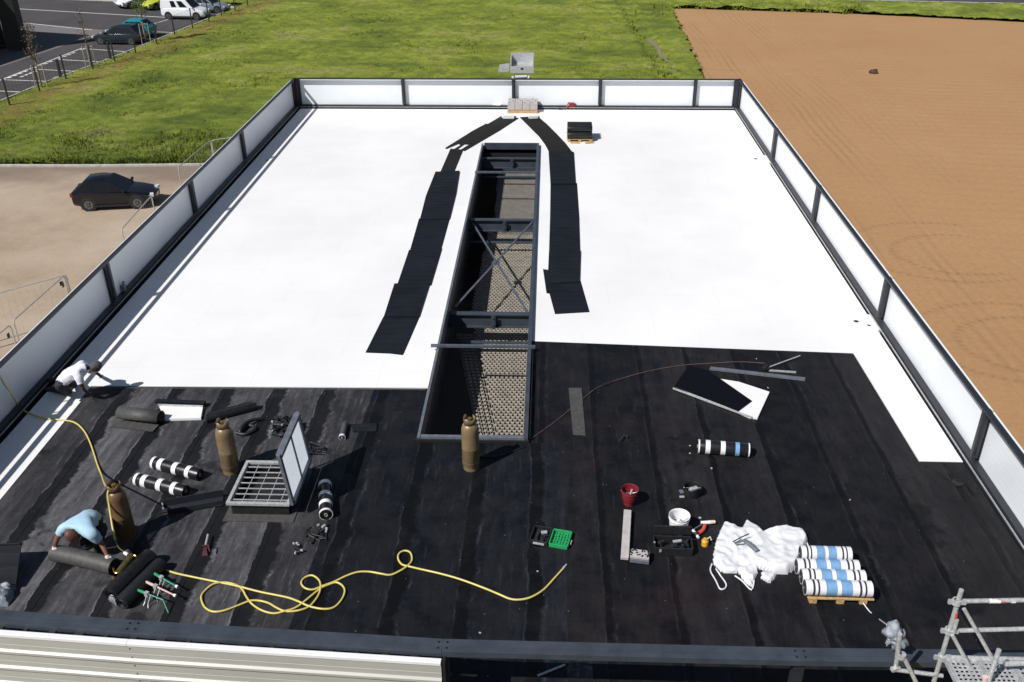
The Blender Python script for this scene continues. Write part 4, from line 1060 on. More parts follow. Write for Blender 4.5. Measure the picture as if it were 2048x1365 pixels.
# --- the roll the worker handles, burner, big rolls
t = thing('membrane_roll', 'dark grey bowed roll held down by the blue-shirted worker', 'membrane roll')
pp = [P(109, 1106, .13), P(140, 1112, .145), P(180, 1121, .15), P(228, 1134, .14)]
k = MB(); k.tube(sq(pp, 5), .125, 26); k.build('roll_body', 'greyroll', t, smooth=40)
k = MB(); k.lathe([(.10, .0), (.10, .01), (.06, .012), (.06, -.02)], pp[-1], 18, pp[-1]-pp[-2]); k.build('wound_end', 'blackroll', t)
t = thing('gas_burner', 'olive-brown metal burner shroud with a white hose coupling, between the rolls', 'burner')
a, b = P(238, 1146, .20), P(264, 1112, .24)
k = MB(); k.tube([a, b], .055, 14); k.build('shroud', 'olive', t, smooth=50)
k = MB(); k.tube(sq([P(225, 1128, .12), P(229, 1145, .2), a], 4), .012, 6); k.tube([P(258, 1108, .27), P(272, 1112, .26)], .012, 6); k.cyl(P(229, 1158, .1), P(232, 1160, .16), .03, 8); k.build('gas_pipe', 'brass', t)
rollp((222, 1190), (301, 1112), .13, mat='blackroll', label='big black roll with a pale film end, left one of a touching pair', core=False)
bb = roll_mesh(P(243, 1207, .10), P(322, 1128, .10), .11, 'black', label='big black roll, right one of a touching pair, next to the green torches', core=False)
mound('film_end', [(P(*p).x, P(*p).y) for p in [(208, 1192), (222, 1182), (237, 1203), (236, 1214), (222, 1208)]], RZ, .10, 'plastic', None, .02, .03, 12, .04, 3.)
tag(bpy.data.objects['film_end'], 'scrap of pale film at the foot of the two big black rolls', 'plastic film')

# --- roofing torches
def torch(a, b, mat, label, bend=None, hook=True):
    t = thing('roofing_torch', label, 'torch', 'hand torches laid beside the big rolls')
    a = P(*a, .15); b = P(*b, .15); d = b-a
    k = MB(); k.tube([a, a+d*.42], [.019, .022], 8); k.build('handle', mat, t)
    k = MB()
    if bend: k.tube([a+d*.42, b, P(*bend, .02)], .0095, 6)
    else: k.tube([a+d*.42, b], .012, 6)
    k.build('lance_tube', mat if bend is None else 'greenmetal', t)
    k = MB(); c = a+d*.38; sd = Vector((-d.y, d.x, 0)).normalized()
    k.tube([c, c-sd*.06-Vector((0, 0, .1)), c-sd*.1-Vector((0, 0, .14))], .008, 5); k.box(c+Vector((0, 0, -.01)), (.06, .05, .07), math.atan2(d.y, d.x))
    if hook: k.tube([c+d*.15, c+d*.15-sd*.08-Vector((0, 0, .1)), c+d*.2-sd*.11-Vector((0, 0, .14))], .007, 5)
    k.build('valve_hook', 'galv', t)
    if not bend: k = MB(); k.lathe([(.012, 0), (.022, .01), (.022, .05), (.018, .05)], b, 10, d); k.build('nozzle', 'white', t)
torch((306, 1146), (351, 1172), 'greenmetal', 'straight green torch, upper of the three beside the big rolls')
torch((290, 1163), (347, 1190), 'pink', 'pale pink torch between the two green ones')
torch((274, 1180), (326, 1200), 'greenmetal', 'green torch with a long bent tube, lowest of the three', bend=(337, 1226))

# --- worker's metal gutter piece, black coil, tangled straps
t = thing('metal_gutter', 'dark folded metal tray lying left of the roof hatch', 'metal tray')
k = MB(); k.beam(P(325, 1014, .03), P(446, 1000, .03), .30, .01); k.beam(P(322, 1008, .10), P(446, 986, .10), .012, .13); k.beam(P(335, 1025, .07), P(448, 1005, .07), .012, .10); k.build('tray', 'steel', t, bevel=.003)
k = MB(); k.beam(P(324, 1006, .12), P(327, 1020, .02), .02, .02); k.build('bright_edge', 'galv', t)
t = thing('rubber_coil', 'thick black rubber coil behind the middle bottle', 'hose coil')
pts = sq([P(*p, .04) for p in [(472, 866), (490, 869), (508, 861), (510, 855), (498, 851), (486, 858), (480, 866)]]+[P(484, 854, .09), P(500, 842, .09), P(522, 838, .05)], 5)
k = MB(); k.tube(pts, .032, 10); k.build('coil', 'black', t, smooth=60)
def tangle(name, label, cat, pix, n, mat, seed, r=.012, hgt=.12, bright=True):
    random.seed(seed); t = thing(name, label, cat)
    k = MB()
    xs = [p[0] for p in pix]; ys = [p[1] for p in pix]
    for i in range(n):
        q = [P(random.uniform(min(xs), max(xs)), random.uniform(min(ys), max(ys)), random.uniform(.01, hgt)) for _ in range(4)]
        k.tube(sq(q, 5), r*random.uniform(.6, 1.3), 6)
    k.build('straps', mat, t, smooth=60)
    if bright:
        k = MB()
        for i in range(5): c = P(random.uniform(min(xs), max(xs)), random.uniform(min(ys), max(ys)), random.uniform(.03, hgt)); k.box(c, (.05, .03, .03), random.random()*3, taper=.7)
        k.build('buckles', 'galv', t, bevel=.004)
    return t
tangle('harness', 'tangled black harness with metal buckles behind the hatch lid', 'harness', [(540, 832), (602, 872)], 16, 'black', 2, .016, .2)
tangle('webbing', 'small heap of black webbing right of the hatch lid', 'webbing', [(612, 884), (650, 908)], 9, 'black', 3, .014, .07, False)
tangle('chain_hoist', 'small dark tool on the felt below the end-on banded roll', 'tool', [(586, 1086), (604, 1106)], 5, 'black', 4, .012, .06)
tangle('strap', 'black strap trailing from the end-on banded roll', 'strap', [(612, 1050), (655, 1086)], 5, 'black', 5, .012, .05)
t = thing('hand_tool', 'small dark red hand tool on the felt left of the hatch', 'tool')
k = MB(); k.box(P(411, 1102, .04), (.09, .17, .06), .2, taper=.6); k.tube([P(405, 1092, .1), P(416, 1090, .14), P(420, 1104, .1)], .012, 6); k.build('grip', 'darkred', t, bevel=.01)
k = MB(); k.cyl(P(411, 1092, .08), P(416, 1070, .08), .018, 8); k.build('spindle', 'galv', t)

# --- roof hatch
t = thing('roof_hatch', 'open square roof hatch with a barred grille and its lid standing up', 'roof hatch')
hx0, hx1, hy0, hy1 = -4.98, -3.98, 11.82, 13.0
q = P(451, 1007, .27); q2 = P(575, 1009, .27); hx0, hx1, hy0 = q.x, q2.x+.03, q.y; hy1 = P(497, 921, .27).y
hw = .055
k = MB(); k.prism([(hx0+.06, hy0+.05), (hx1-.04, hy0+.05), (hx1-.04, hy0+.08), (hx0+.06, hy0+.08)], RZ, RZ+.22)
k.prism([(hx0+.06, hy1-.08), (hx1-.04, hy1-.08), (hx1-.04, hy1-.05), (hx0+.06, hy1-.05)], RZ, RZ+.22)
k.prism([(hx0+.06, hy0+.08), (hx0+.09, hy0+.08), (hx0+.09, hy1-.08), (hx0+.06, hy1-.08)], RZ, RZ+.22)
k.prism([(hx1-.07, hy0+.08), (hx1-.04, hy0+.08), (hx1-.04, hy1-.08), (hx1-.07, hy1-.08)], RZ, RZ+.22)
k.build('upstand', 'blackroll', t)
k = MB(); k.prism([(hx0-.05, hy0-.12), (hx1+.06, hy0-.12), (hx1+.06, hy1+.1), (hx0-.05, hy1+.1)], RZ+.004, RZ+.02); k.build('felt_flange', 'greyroll', t)
k = MB(); k.prism([(hx0+.09, hy0+.08), (hx1-.07, hy0+.08), (hx1-.07, hy1-.08), (hx0+.09, hy1-.08)], RZ+.022, RZ+.035); k.build('shaft_bottom', 'black', t)
for p0, p1 in (((hx0, hy0+hw/2), (hx1, hy0+hw/2)), ((hx0, hy1-hw/2), (hx1, hy1-hw/2)), ((hx0+hw/2, hy0+hw), (hx0+hw/2, hy1-hw)), ((hx1-hw/2, hy0+hw), (hx1-hw/2, hy1-hw))):
    MB().beam((*p0, RZ+.25), (*p1, RZ+.25), hw, .05).build('frame_bar', 'galv', t, bevel=.005)
k = MB()
for i in range(7):
    y = hy0+hw+(hy1-hy0-2*hw)*(i+.6)/7.2; k.beam((hx0+hw, y, RZ+.235), (hx1-hw, y, RZ+.235), .017, .014)
for i in range(4):
    x = hx0+hw+(hx1-hx0-2*hw)*(i+.8)/4.4; k.cyl((x, hy0+hw, RZ+.215), (x, hy1-hw, RZ+.215), .007, 6)
k.build('grille', 'galv', t)
lx = hx1+.055
Hh = .95; tilt = -.10
lid = MB(); z0_ = RZ+.28
def LP(y, zz, off=0.): return Vector((lx+tilt*zz/Hh+off, y, z0_+zz))
lid.beam(LP(hy0+.06, Hh/2), LP(hy1-.04, Hh/2), .004, Hh-.1); lid.quad(LP(hy0+.03, .03), LP(hy1, .03), LP(hy1, Hh-.03), LP(hy0+.03, Hh-.03)); lid = MB(); lid.quad(LP(hy0+.03, .03), LP(hy1, .03), LP(hy1, Hh-.03), LP(hy0+.03, Hh-.03)); lid.build('lid_sheet', 'polycarb', t)
for a, b in ((LP(hy0, .03), LP(hy1+.02, .03)), (LP(hy0, Hh-.03), LP(hy1+.02, Hh-.03))): MB().beam(a, b, .10, .06).build('lid_frame', 'steellight', t, bevel=.004)
for y in (hy0, hy1+.02): MB().beam(LP(y, .0), LP(y, Hh), .05, .08, up=Vector((0, 1, 0))).build('lid_frame', 'steellight', t, bevel=.004)
MB().beam(LP((hy0+hy1)/2+.05, .05, .01), LP((hy0+hy1)/2+.05, Hh-.05, .01), .03, .02, up=Vector((0, 1, 0))).build('lid_frame', 'steelmid', t)
k = MB(); k.cyl(LP(hy1, Hh*.7, -.05), LP(hy1-.1, .1, -.3), .015, 8); k.build('gas_strut', 'galv', t)

# --- buckets and tools on the right
def bucket(px, py, r, h, mat, label, inside='black', rim=True, extra=None, taper=.82):
    p = P(px, py, 0); t = thing('bucket', label, 'bucket', None, (p.x, p.y, RZ+.005))
    k = MB(); k.lathe([(.001, .0), (r*taper, 0), (r*taper*1.01, .01), (r*.985, h*.82), (r*1.04, h*.83), (r*1.04, h*.86), (r, h*.87), (r*1.0, h), (r*1.05, h+.004), (r*1.05, h-.012), (r*.96, h-.012), (r*.93, h*.5), (r*taper*.95, .012), (.001, .012)], (0, 0, 0), 28); k.build('pail', mat, t, smooth=40)
    k = MB(); k.lathe([(r*.85, h*.35), (r*.4, h*.36), (.001, h*.38)], (0, 0, 0), 20); k.build('contents', inside, t, smooth=50)
    k = MB(); k.tube([(math.cos(a)*r*1.05, -abs(math.sin(a))*.02-.0+math.sin(a)*r*.5, h*.9-abs(math.sin(a))*h*.3) for a in [math.pi*i/12 for i in range(13)]], .005, 5); k.build('handle', 'galv', t)
    if extra: extra(t, r, h)
    return t
def stickin(t, r, h):
    k = MB(); k.beam((0, .02, h*.3), (.04, .05, h*.85), .03, .02); k.build('stirring_stick', 'galv', t)
bucket(1258, 1008, .132, .29, 'red', 'red bucket standing open above the metal plank', 'black', extra=stickin, taper=.66)
def whitefill(t, r, h):
    random.seed(9); k = MB()
    for i in range(7): k.box((random.uniform(-.06, .06), random.uniform(-.06, .06), h*.55), (.10, .05, .03), random.random()*3, taper=.6)
    k.build('rags', 'white', t)
bucket(1356, 1062, .155, .30, 'white', 'white bucket behind the black tool box', 'steellight', extra=whitefill)
def darkfill(t, r, h):
    k = MB(); k.box((.02, 0, h*.75), (.13, .07, .03), .5); k.box((-.03, -.02, h*.8), (.08, .05, .02), 1.); k.build('trowel', 'galv', t)
bucket(1384, 990, .135, .16, 'black', 'low black pan with bright tools in it, top right of the white bucket', 'black', extra=darkfill, taper=.9)
tag(MB().box(P(1363, 984, .02), (.06, .08, .03), .3).build('small_fitting', 'steellight', bevel=.004), 'upper small grey fitting left of the low black pan', 'fitting')
tag(MB().box(P(1364, 994, .02), (.08, .04, .02), .1).build('small_fitting', 'galv', bevel=.004), 'lower flat grey fitting left of the low black pan', 'fitting')
# metal plank and block
t = thing('metal_plank', 'grey metal plank lying upright in the picture beneath the red bucket', 'plank')
k = MB(); k.beam(P(1255, 1022, .05), P(1249, 1118, .05), .115, .05); k.build('plank', 'concrete', t, bevel=.006)
k = MB(); k.beam(P(1262, 1022, .085), P(1257, 1114, .085), .012, .02); k.build('ridge', 'galv', t)
t = thing('metal_block', 'speckled grey block at the foot of the metal plank', 'block')
k = MB(); a, b = P(1261, 1107, .10), P(1299, 1112, .10); k.beam(a, b, .17, .05); k.build('top_tray', 'concrete', t, bevel=.01)
k = MB(); k.beam(a-Vector((0, .01, .05)), b-Vector((0, .01, .05)), .20, .05); k.build('base', 'steellight', t)
random.seed(5); k = MB()
for i in range(30): 
    c = a+(b-a)*random.random()+Vector((0, random.uniform(-.07, .07), .03)); k.box(c, (.018, .018, .012), random.random())
k.build('speckles', 'black', t)
# black tool box
t = thing('tool_box', 'black open tool box in front of the white bucket', 'tool box')
c = P(1345, 1100, 0); rz = .06
L_, W_, H_ = .56, .27, .15
k = MB()
mt = Matrix.Rotation(rz-.08, 3, 'Z')
def lp_(x, y, z): v = mt @ Vector((x, y, z)); return Vector((c.x, c.y, RZ+.004))+v
for (x, y, sx, sy) in ((0, -W_/2, L_, .02), (0, W_/2, L_, .02), (-L_/2, 0, .02, W_-.02), (L_/2, 0, .02, W_-.02)): k.box(lp_(x, y, H_/2), (sx, sy, H_), rz-.08)
k.box(lp_(0, 0, .01), (L_-.02, W_-.02, .02), rz-.08); k.build('case', 'black', t, bevel=.008)
k = MB(); k.box(lp_(0, W_/2+.05, H_+.07), (L_, .03, .16), rz-.08, rot=None); k.build('lid', 'black', t, bevel=.008)
k = MB()
for i in range(10): k.box(lp_(random.uniform(-.22, .22), random.uniform(-.08, .08), .08+.05*random.random()), (random.uniform(.04, .14), .03, .03), random.random()*3)
k.build('tools', 'steel', t, bevel=.004)
k = MB(); k.box(lp_(-.2, -W_/2-.012, .10), (.03, .012, .05), rz); k.box(lp_(-.28, -.02, .14), (.02, .04, .02)); k.box(lp_(.06, .02, .15), (.13, .04, .02), .2); k.build('latch', 'galv', t)
# green tool case
t = thing('tool_case', 'open tool case, black half and green half, on bare black felt', 'tool case')
c = P(1103, 1080, 0); ang = -.22; mt = Matrix.Rotation(ang, 3, 'Z')
def gq(x, y, z): return Vector((c.x, c.y, RZ+.004))+mt @ Vector((x, y, z))
def tray(x0, x1, y0, y1, h, mat, name):
    k = MB(); xc, yc = (x0+x1)/2, (y0+y1)/2
    k.box(gq(xc, yc, .012), (x1-x0, y1-y0, .02), ang)
    for (x, y, sx, sy) in ((xc, y0, x1-x0, .02), (xc, y1, x1-x0, .02), (x0, yc, .02, y1-y0-.02), (x1, yc, .02, y1-y0-.02)): k.box(gq(x, y, h/2+.005), (sx, sy, h), ang)
    return k.build(name, mat, t, bevel=.006)
tray(-.30, -.03, -.17, .17, .08, 'black', 'lower_half'); tray(0.0, .28, -.17, .17, .07, 'greenplastic', 'upper_half')
k = MB()
for i in range(5):
    for j in range(5): k.box(gq(.05+i*.045, -.12+j*.06, .03), (.022, .04, .03), ang+(i+j) % 2*.6)
k.build('moulded_nests', 'greenplastic', t, bevel=.004)
k = MB(); random.seed(3)
for i in range(9): k.box(gq(-.27+random.random()*.22, random.uniform(-.13, .13), .06), (random.uniform(.03, .1), .03, .03), random.random()*3)
k.build('power_tool', 'steel', t, bevel=.006)
k = MB(); k.box(gq(-.16, -.185, .04), (.17, .02, .03), ang); k.box(gq(.31, -.03, .03), (.02, .09, .03), ang); k.box(gq(-.12, .02, .1), (.09, .05, .03), ang+.4); k.build('bright_parts', 'galv', t, bevel=.003)
# red / white caulking gun and amber cap
t = thing('caulking_gun', 'red and white caulking gun right of the white bucket', 'caulking gun')
k = MB(); k.tube([P(1386, 1061, .05), P(1397, 1076, .05)], .022, 8); k.build('plunger_handle', 'white', t)
k = MB(); k.tube([P(1402, 1046, .06), P(1419, 1045, .06)], .028, 10); k.build('cartridge', 'white', t)
k = MB(); k.tube([P(1419, 1045, .06), P(1430, 1044, .06)], [.032, .026], 10); k.build('cap', 'foam', t)
k = MB(); k.tube(sq([P(1410, 1050, .07), P(1406, 1060, .06), P(1395, 1068, .05)], 4), [.028]*9, 8); k.build('grip', 'brightred', t)
k = MB(); k.tube([P(1386, 1060, .06), P(1405, 1048, .07)], .010, 6); k.build('rod', 'steellight', t)
t = thing('amber_can', 'small amber yellow can between the black tool box and the white bags', 'can')
p = P(1409, 1091, 0); k = MB(); k.lathe([(.001, 0), (.05, 0), (.052, .09), (.035, .11), (.03, .13), (.001, .135)], (p.x, p.y, RZ), 16); k.build('can_body', 'orange', t, smooth=40)
k = MB(); k.tube([(p.x+.02, p.y+.0, RZ+.12), (p.x+.08, p.y+.04, RZ+.13), (p.x+.1, p.y+.03, RZ+.08)], .01, 6); k.build('can_handle', 'foam', t)
t = thing('dark_rubble', 'dark stone-like lump on the black felt, left of the lone banded roll', 'lump')
k = MB(); random.seed(8)
for i in range(5): k.box(P(1245+random.uniform(-8, 9), 877+random.uniform(-5, 5), .03), (.08, .05, .06), random.random()*3, taper=.6)
k.build('lump', 'black', t, bevel=.01)
random.seed(21)
for (x, y, lb) in ((1380, 892, 'upper of two tiny pale scraps at the left end of the lone banded roll'), (1380, 907, 'lower of two tiny pale scraps at the left end of the lone banded roll'), (1423, 937, 'tiny pale scrap below the middle of the lone banded roll'), (1513, 718, 'tiny pale scrap above the long metal channel'), (1536, 776, 'tiny grey scrap at the right corner of the large white board'), (1075, 1143, 'tiny pale scrap just inside the curve near the end of the yellow hose'), (1400, 1036, 'tiny pale scrap right of the white bucket rim'), (1700, 1000, 'tiny pale scrap alone on the black felt toward the right parapet'), (960, 1266, 'tiny pale scrap close to the near rail, below the yellow hose')):
    tag(MB().box(P(x, y, .012), (random.uniform(.02, .04), random.uniform(.015, .03), .012), random.random()*3).build('felt_scrap', 'concrete'), lb, 'scrap')

# --- big white bags and the pallet of blue-banded rolls
def PG(pts, h=0.): return [(P(*p, h).x, P(*p, h).y) for p in pts]
t = thing('big_bag', 'large empty white woven bag heaped right of the black tool box', 'bulk bag')
mound('bag_body', PG([(1500, 1078), (1530, 1066), (1570, 1060), (1608, 1068), (1616, 1085), (1606, 1112), (1594, 1140), (1572, 1152), (1545, 1150), (1516, 1140), (1498, 1128), (1490, 1104)]), RZ, .13, 'bag', t, .022, .042, 2.8, .06, 1.)
mound('bag_flap', PG([(1448, 1046), (1462, 1052), (1482, 1060), (1492, 1042), (1520, 1058), (1530, 1072), (1522, 1100), (1510, 1132), (1470, 1150), (1440, 1146), (1424, 1128), (1430, 1086)]), RZ, .06, 'bag', t, .022, .042, 3.4, .05, 2.)
mound('bag_skirt', PG([(1468, 1140), (1520, 1128), (1515, 1150), (1504, 1178), (1490, 1168), (1476, 1150)]), RZ, .05, 'bag', t, .025, .04, 5, .06, 4.)
mound('bag_tail', PG([(1522, 1146), (1556, 1150), (1548, 1164), (1538, 1172), (1522, 1160)]), RZ, .05, 'bag', t, .025, .03, 5, .05, 5.)
for lo in ([(1424, 1128), (1421, 1142), (1432, 1162), (1440, 1178), (1450, 1177), (1452, 1168), (1440, 1150), (1432, 1138)], [(1470, 1152), (1484, 1162), (1503, 1180), (1508, 1162)], [(1608, 1072), (1618, 1095), (1628, 1112), (1622, 1118)]):
    k = MB(); k.tube(sq([P(*p, .03) for p in lo], 4), .012, 6); k.build('lifting_loop', 'bag', t, smooth=60)
k = MB(); k.tube([P(1466, 1084, .13), P(1482, 1075, .15), P(1498, 1068, .15)], .009, 6); tag(k.build('loose_rope', 'black'), 'short black cord lying on the white bags', 'cord')
k = MB(); k.tube([P(1488, 1081, .17), P(1500, 1089, .19), P(1514, 1102, .18)], [.03, .04, .035], 10); k.tube([P(1470, 1088, .15), P(1488, 1081, .17)], .014, 6); tag(k.build('grey_tool', 'steellight', smooth=50), 'grey pistol-shaped tool lying on the white bags', 'tool')
t = thing('pallet', 'wooden pallet under the blue-banded rolls', 'pallet')
pa, pb, pc, pd = P(1616, 1198, .09), P(1744, 1190, .09), P(1716, 1098, .12), P(1622, 1100, .12)
cx_ = (pa.x+pb.x)/2; yy0 = pa.y; yy1 = pc.y; xx0, xx1 = pa.x, pb.x
for i in range(5):
    y = yy0+.05+(yy1-yy0-.1)*i/4; MB().box((cx_-.03*i, y, RZ+.087), (xx1-xx0-.05*i, .10, .018)).build('deck_board', 'wood', t)
for x in (xx0+.08, cx_, xx1-.14): MB().box((x, (yy0+yy1)/2, RZ+.04), (.10, yy1-yy0, .07)).build('bearer', 'wood', t)
BR = ((.0, .10, 'whiteband'), (.105, .13, 'blackband'), (.135, .175, 'whiteband'), (.18, .20, 'blackband'), (.205, .30, 'whiteband'), (.305, .46, 'blueband'), (.465, .53, 'whiteband'), (.535, .69, 'blueband'), (.695, .80, 'whiteband'), (.805, .83, 'blackband'), (.835, .88, 'whiteband'), (.885, .905, 'blackband'), (.91, 1., 'whiteband'))
names_ = ['nearest of the four on the pallet', 'second of the four on the pallet from the near edge', 'third of the four on the pallet, touching the white bag', 'farthest on the pallet, behind the dark gap']
r_ = .112; ys_ = [yy0+.10, yy0+.315, yy0+.52, yy0+.80]
BR2 = [(a_, b_, m_) for a_, b_, m_ in BR]
for i, y in enumerate(ys_):
    zc = RZ+.10+r_
    x0_, x1_ = xx0-.04+(.0 if i < 3 else .1)-.02*(i == 2), xx1-.04-.03*i
    roll_mesh((x0_, y, zc), (x1_, y-.01, zc), r_*.93, 'blackband', BR2, 'banded_foil_roll', 'blue and white banded roll, '+names_[i], 'blue and white banded rolls on the pallet', False)

# --- far end: slabs on pallet, boards, roll pallet, bags
t = thing('slab_pallet', 'grey paving slabs on a wooden pallet against the far parapet', 'pallet')
c = P(1045, 222, .1)
a, b = P(1015, 226, 0), P(1075, 226, 0); W2 = (b.x-a.x)
MB().box(((a.x+b.x)/2, a.y+.35, RZ+.05), (W2, .85, .10)).build('pallet_deck', 'wood', t)
k = MB()
for i in range(4):
    for j in range(2): k.box((a.x+W2*(i+.5)/4, a.y+.16+.38*j, RZ+.24), (W2/4-.012, .37, .26))
k.build('slabs', 'concrete', t, bevel=.008)
k = MB()
for i in range(4):
    for j in range(3): k.cyl((a.x+W2*(i+.3+.4*(j % 2))/4, a.y+.10+.26*j, RZ+.37), (a.x+W2*(i+.3+.4*(j % 2))/4, a.y+.10+.26*j, RZ+.376), .035, 8)
k.build('slab_pads', 'steel', t)
for nm, pg, lb in (('insulation_board', [(984, 210), (1026, 197), (1028, 204), (1000, 211)], 'white board leaning low against the far parapet, left of the slabs'), ('foam_scrap', [(1003, 229), (1028, 228), (1028, 233), (1006, 233)], 'small white foam piece at the left foot of the slab pallet'), ('foam_scrap', [(1056, 229), (1074, 228), (1076, 233), (1058, 234)], 'small white foam piece at the right foot of the slab pallet')):
    tag(MB().prism(PG(pg, .1), RZ+.01, RZ+.12).build(nm, 'board'), lb, 'board' if nm[0] == 'i' else 'foam scrap')
t = thing('roll_pallet', 'pallet of five plain black rolls standing alone on the white boards', 'pallet')
a, b = P(1135, 285, 0), P(1184, 285, 0); W3 = b.x-a.x
for i in range(4): MB().box(((a.x+b.x)/2, a.y+.1+.25*i, RZ+.08), (W3+.05, .1, .022)).build('deck_board', 'wood', t)
for x in (a.x+.05, (a.x+b.x)/2, b.x-.05): MB().box((x, a.y+.48, RZ+.035), (.1, .95, .065)).build('bearer', 'wood', t)
rx = [(0, .11), (1, .11), (2, .11), (3, .11), (.5, .30), (1.5, .30), (2.5, .30)]
for i, zz in rx:
    roll_mesh((a.x, a.y+.13+.23*i, RZ+zz+.10), (b.x, a.y+.13+.23*i, RZ+zz+.10), .113, 'blackroll', (), 'black_roll', None, None, False, t)
for i in (0, 1):
    tag(MB().box((a.x+.25+.5*i, a.y-.12, RZ+.03), (.3, .08, .04), .3*i).build('wood_offcut', 'wood'), ['left one of two wood scraps before the black roll pallet', 'right one of two wood scraps before the black roll pallet'][i], 'wood scrap')
o = mound('red_bag', PG([(1130, 207), (1152, 204), (1160, 211), (1152, 218), (1132, 218)]), RZ, .2, 'red', None, .04, .06, 5, .12, 6.); tag(o, 'crumpled red packaging on the white boards at the far parapet', 'packaging')
o = mound('white_bag', PG([(1150, 205), (1190, 205), (1188, 214), (1158, 215)]), RZ, .26, 'bag', None, .04, .05, 5, .12, 7.); tag(o, 'pale blue-white plastic packaging right of the red packaging', 'packaging')
for i, (x, y) in enumerate(((1120, 218), (1085, 214))):
    tag(MB().box(P(x, y, .04), (.09, .07, .07), i).build('small_offcut', 'black', bevel=.01), ['tiny dark offcut left of the red packaging', 'tiny dark offcut right of the slab pallet'][i], 'offcut')

# --- lifting box of the roof hoist beyond the far parapet
hY = YF+.75
t = thing('hoist_box', 'grey metal hoist box with open front and side flap beyond the far parapet', 'hoist')
a, b, top = AY(1019, 150, hY), AY(1069, 150, hY), AY(1044, 108, hY+.5)
zb = a.z+.27; wd = (b.x-a.x)*.93; cxh = (a.x+b.x)/2
MB().box((cxh, hY+.45, zb), (wd, .8, .05)).build('floor_plate', 'galv', t)
MB().box((cxh, hY+.80, zb+.2), (wd, .04, .42)).build('back_panel', 'galv', t)
for s in (-1, 1): MB().box((cxh+s*(wd/2-.02), hY+.40, zb+.16), (.04, .78, .34)).build('side_panel', 'galv', t)
MB().box((cxh, hY-.06, zb-.06), (wd, .04, .26)).build('front_lip', 'galv', t)
k = MB(); k.box((cxh, hY-.085, zb-.02), (.10, .012, .07)); k.build('lock', 'black', t)
fa, fb, fc, fd = AY(1019, 127, hY), AY(1018, 144, hY), AY(996, 145, hY), AY(999, 130, hY)
k = MB(); k._add([fa, fb, fc, fd]+[p+Vector((0, .03, 0)) for p in (fa, fb, fc, fd)], [(0, 1, 2, 3), (7, 6, 5, 4), (0, 4, 5, 1), (1, 5, 6, 2), (2, 6, 7, 3), (3, 7, 4, 0)]); k.build('side_flap', 'galv', t)
k = MB(); e0, e1 = AY(1025, 153, hY), AY(1059, 152, hY)
k.tube([e0, e0+Vector((.05, 0, -.12)), e0+Vector((.15, 0, -.16))], .05, 8); k.tube([e1, e1+Vector((-.05, 0, -.12)), e1+Vector((-.15, 0, -.16))], .05, 8); k.beam(e0+Vector((.1, 0, .0)), e1-Vector((.1, 0, .0)), .12, .08); k.build('carriage', 'white', t)
k = MB(); k.box((cxh, hY-.0, zb-.46), (wd*.8, .3, .12)); 
for s in (-1, 1): k.box((cxh+s*.18, hY+.1, (zb-.4)/2), (.08, .08, zb-.4))
for i in range(14): k.box((cxh, hY+.1, .4+i*.42), (.36, .04, .04))
k.build('mast', 'steel', t)

# --- left edge: leaning dark sheet and film
t = thing('metal_sheet', 'dark blue-black metal sheet at the left picture edge', 'metal sheet')
k = MB(); q = [P(-60, 1090, .35), P(43, 1086, .35), P(32, 1168, .12), P(-70, 1174, .12)]
k._add(q+[p-Vector((0, 0, .02)) for p in q], [(0, 1, 2, 3), (7, 6, 5, 4), (0, 4, 5, 1), (1, 5, 6, 2), (2, 6, 7, 3), (3, 7, 4, 0)]); k.build('sheet', 'strip', t)
k = MB()
for px in (-40, 25):
    k.cyl(P(px, 1110, .28), P(px, 1110, 0)+Vector((0, 0, 0)), .02, 6)
k.beam(q[0]+Vector((0, -.03, .01)), q[1]+Vector((0, -.03, .01)), .02, .02); k.build('prop', 'steel', t)
o = mound('plastic_film', PG([(-60, 1180), (10, 1176), (34, 1172), (30, 1196), (18, 1214), (-60, 1222)]), RZ, .12, 'plastic', None, .03, .08, 6, .1, 9.); tag(o, 'crumpled clear film under the dark sheet at the left picture edge', 'plastic film')

# --- scaffold at the near right corner
t = thing('scaffold', 'galvanised tube scaffold with perforated decks at the near right corner', 'scaffold')
yS = 7.35
A = AY(1923, 1180, yS); bx, by = A.x, A.y
def tb(a, b, r=.024, name='tube', mat='galv'): return MB().tube([a, b], r, 12).build(name, mat, t, smooth=50)
tb(A, (A.x+.03, by, .0), .025, 'standard')
r1a, r1b = AY(1912, 1203, yS), AY(2300, 1196, yS); tb(r1a, r1b, .024, 'guard_rail')
r2a, r2b = AY(1898, 1262, yS), AY(2300, 1252, yS); tb(r2a, r2b, .024, 'guard_rail')
tb(AY(1928, 1218, yS-.04), AY(1992, 1330, yS-.15), .021, 'brace'); tb(AY(1904, 1270, yS-.04), AY(1950, 1352, yS-.15), .021, 'brace')
for p in (AY(1913, 1204, yS), AY(1898, 1262, yS), AY(1884, 1315, yS)):
    k = MB(); k.lathe([(.028, -.03), (.046, -.03), (.046, .03), (.028, .03)], p, 12); k.box(p+Vector((-.06, 0, 0)), (.05, .03, .05)); k.box(p+Vector((.06, -.01, .01)), (.06, .04, .05)); k.build('coupler', 'galv', t)
for (x0, x1, yy) in ((1978, 2000, 1202), ):
    tb(AY(x0, yy, yS)-Vector((0, .002, 0)), AY(x1, yy, yS)-Vector((0, .002, 0)), .026, 'marking_tape', 'white')
tb(AY(2001, 1202, yS), AY(2010, 1202, yS), .026, 'marking_tape', 'brightred'); tb(AY(2022, 1202, yS), AY(2030, 1202, yS), .026, 'marking_tape', 'white')
tb(AY(1911, 1224, yS), AY(1909, 1236, yS), .027, 'marking_tape', 'brightred')
tb(AY(1914, 1240, yS-.03), AY(1907, 1266, yS-.03), .02, 'short_tube')
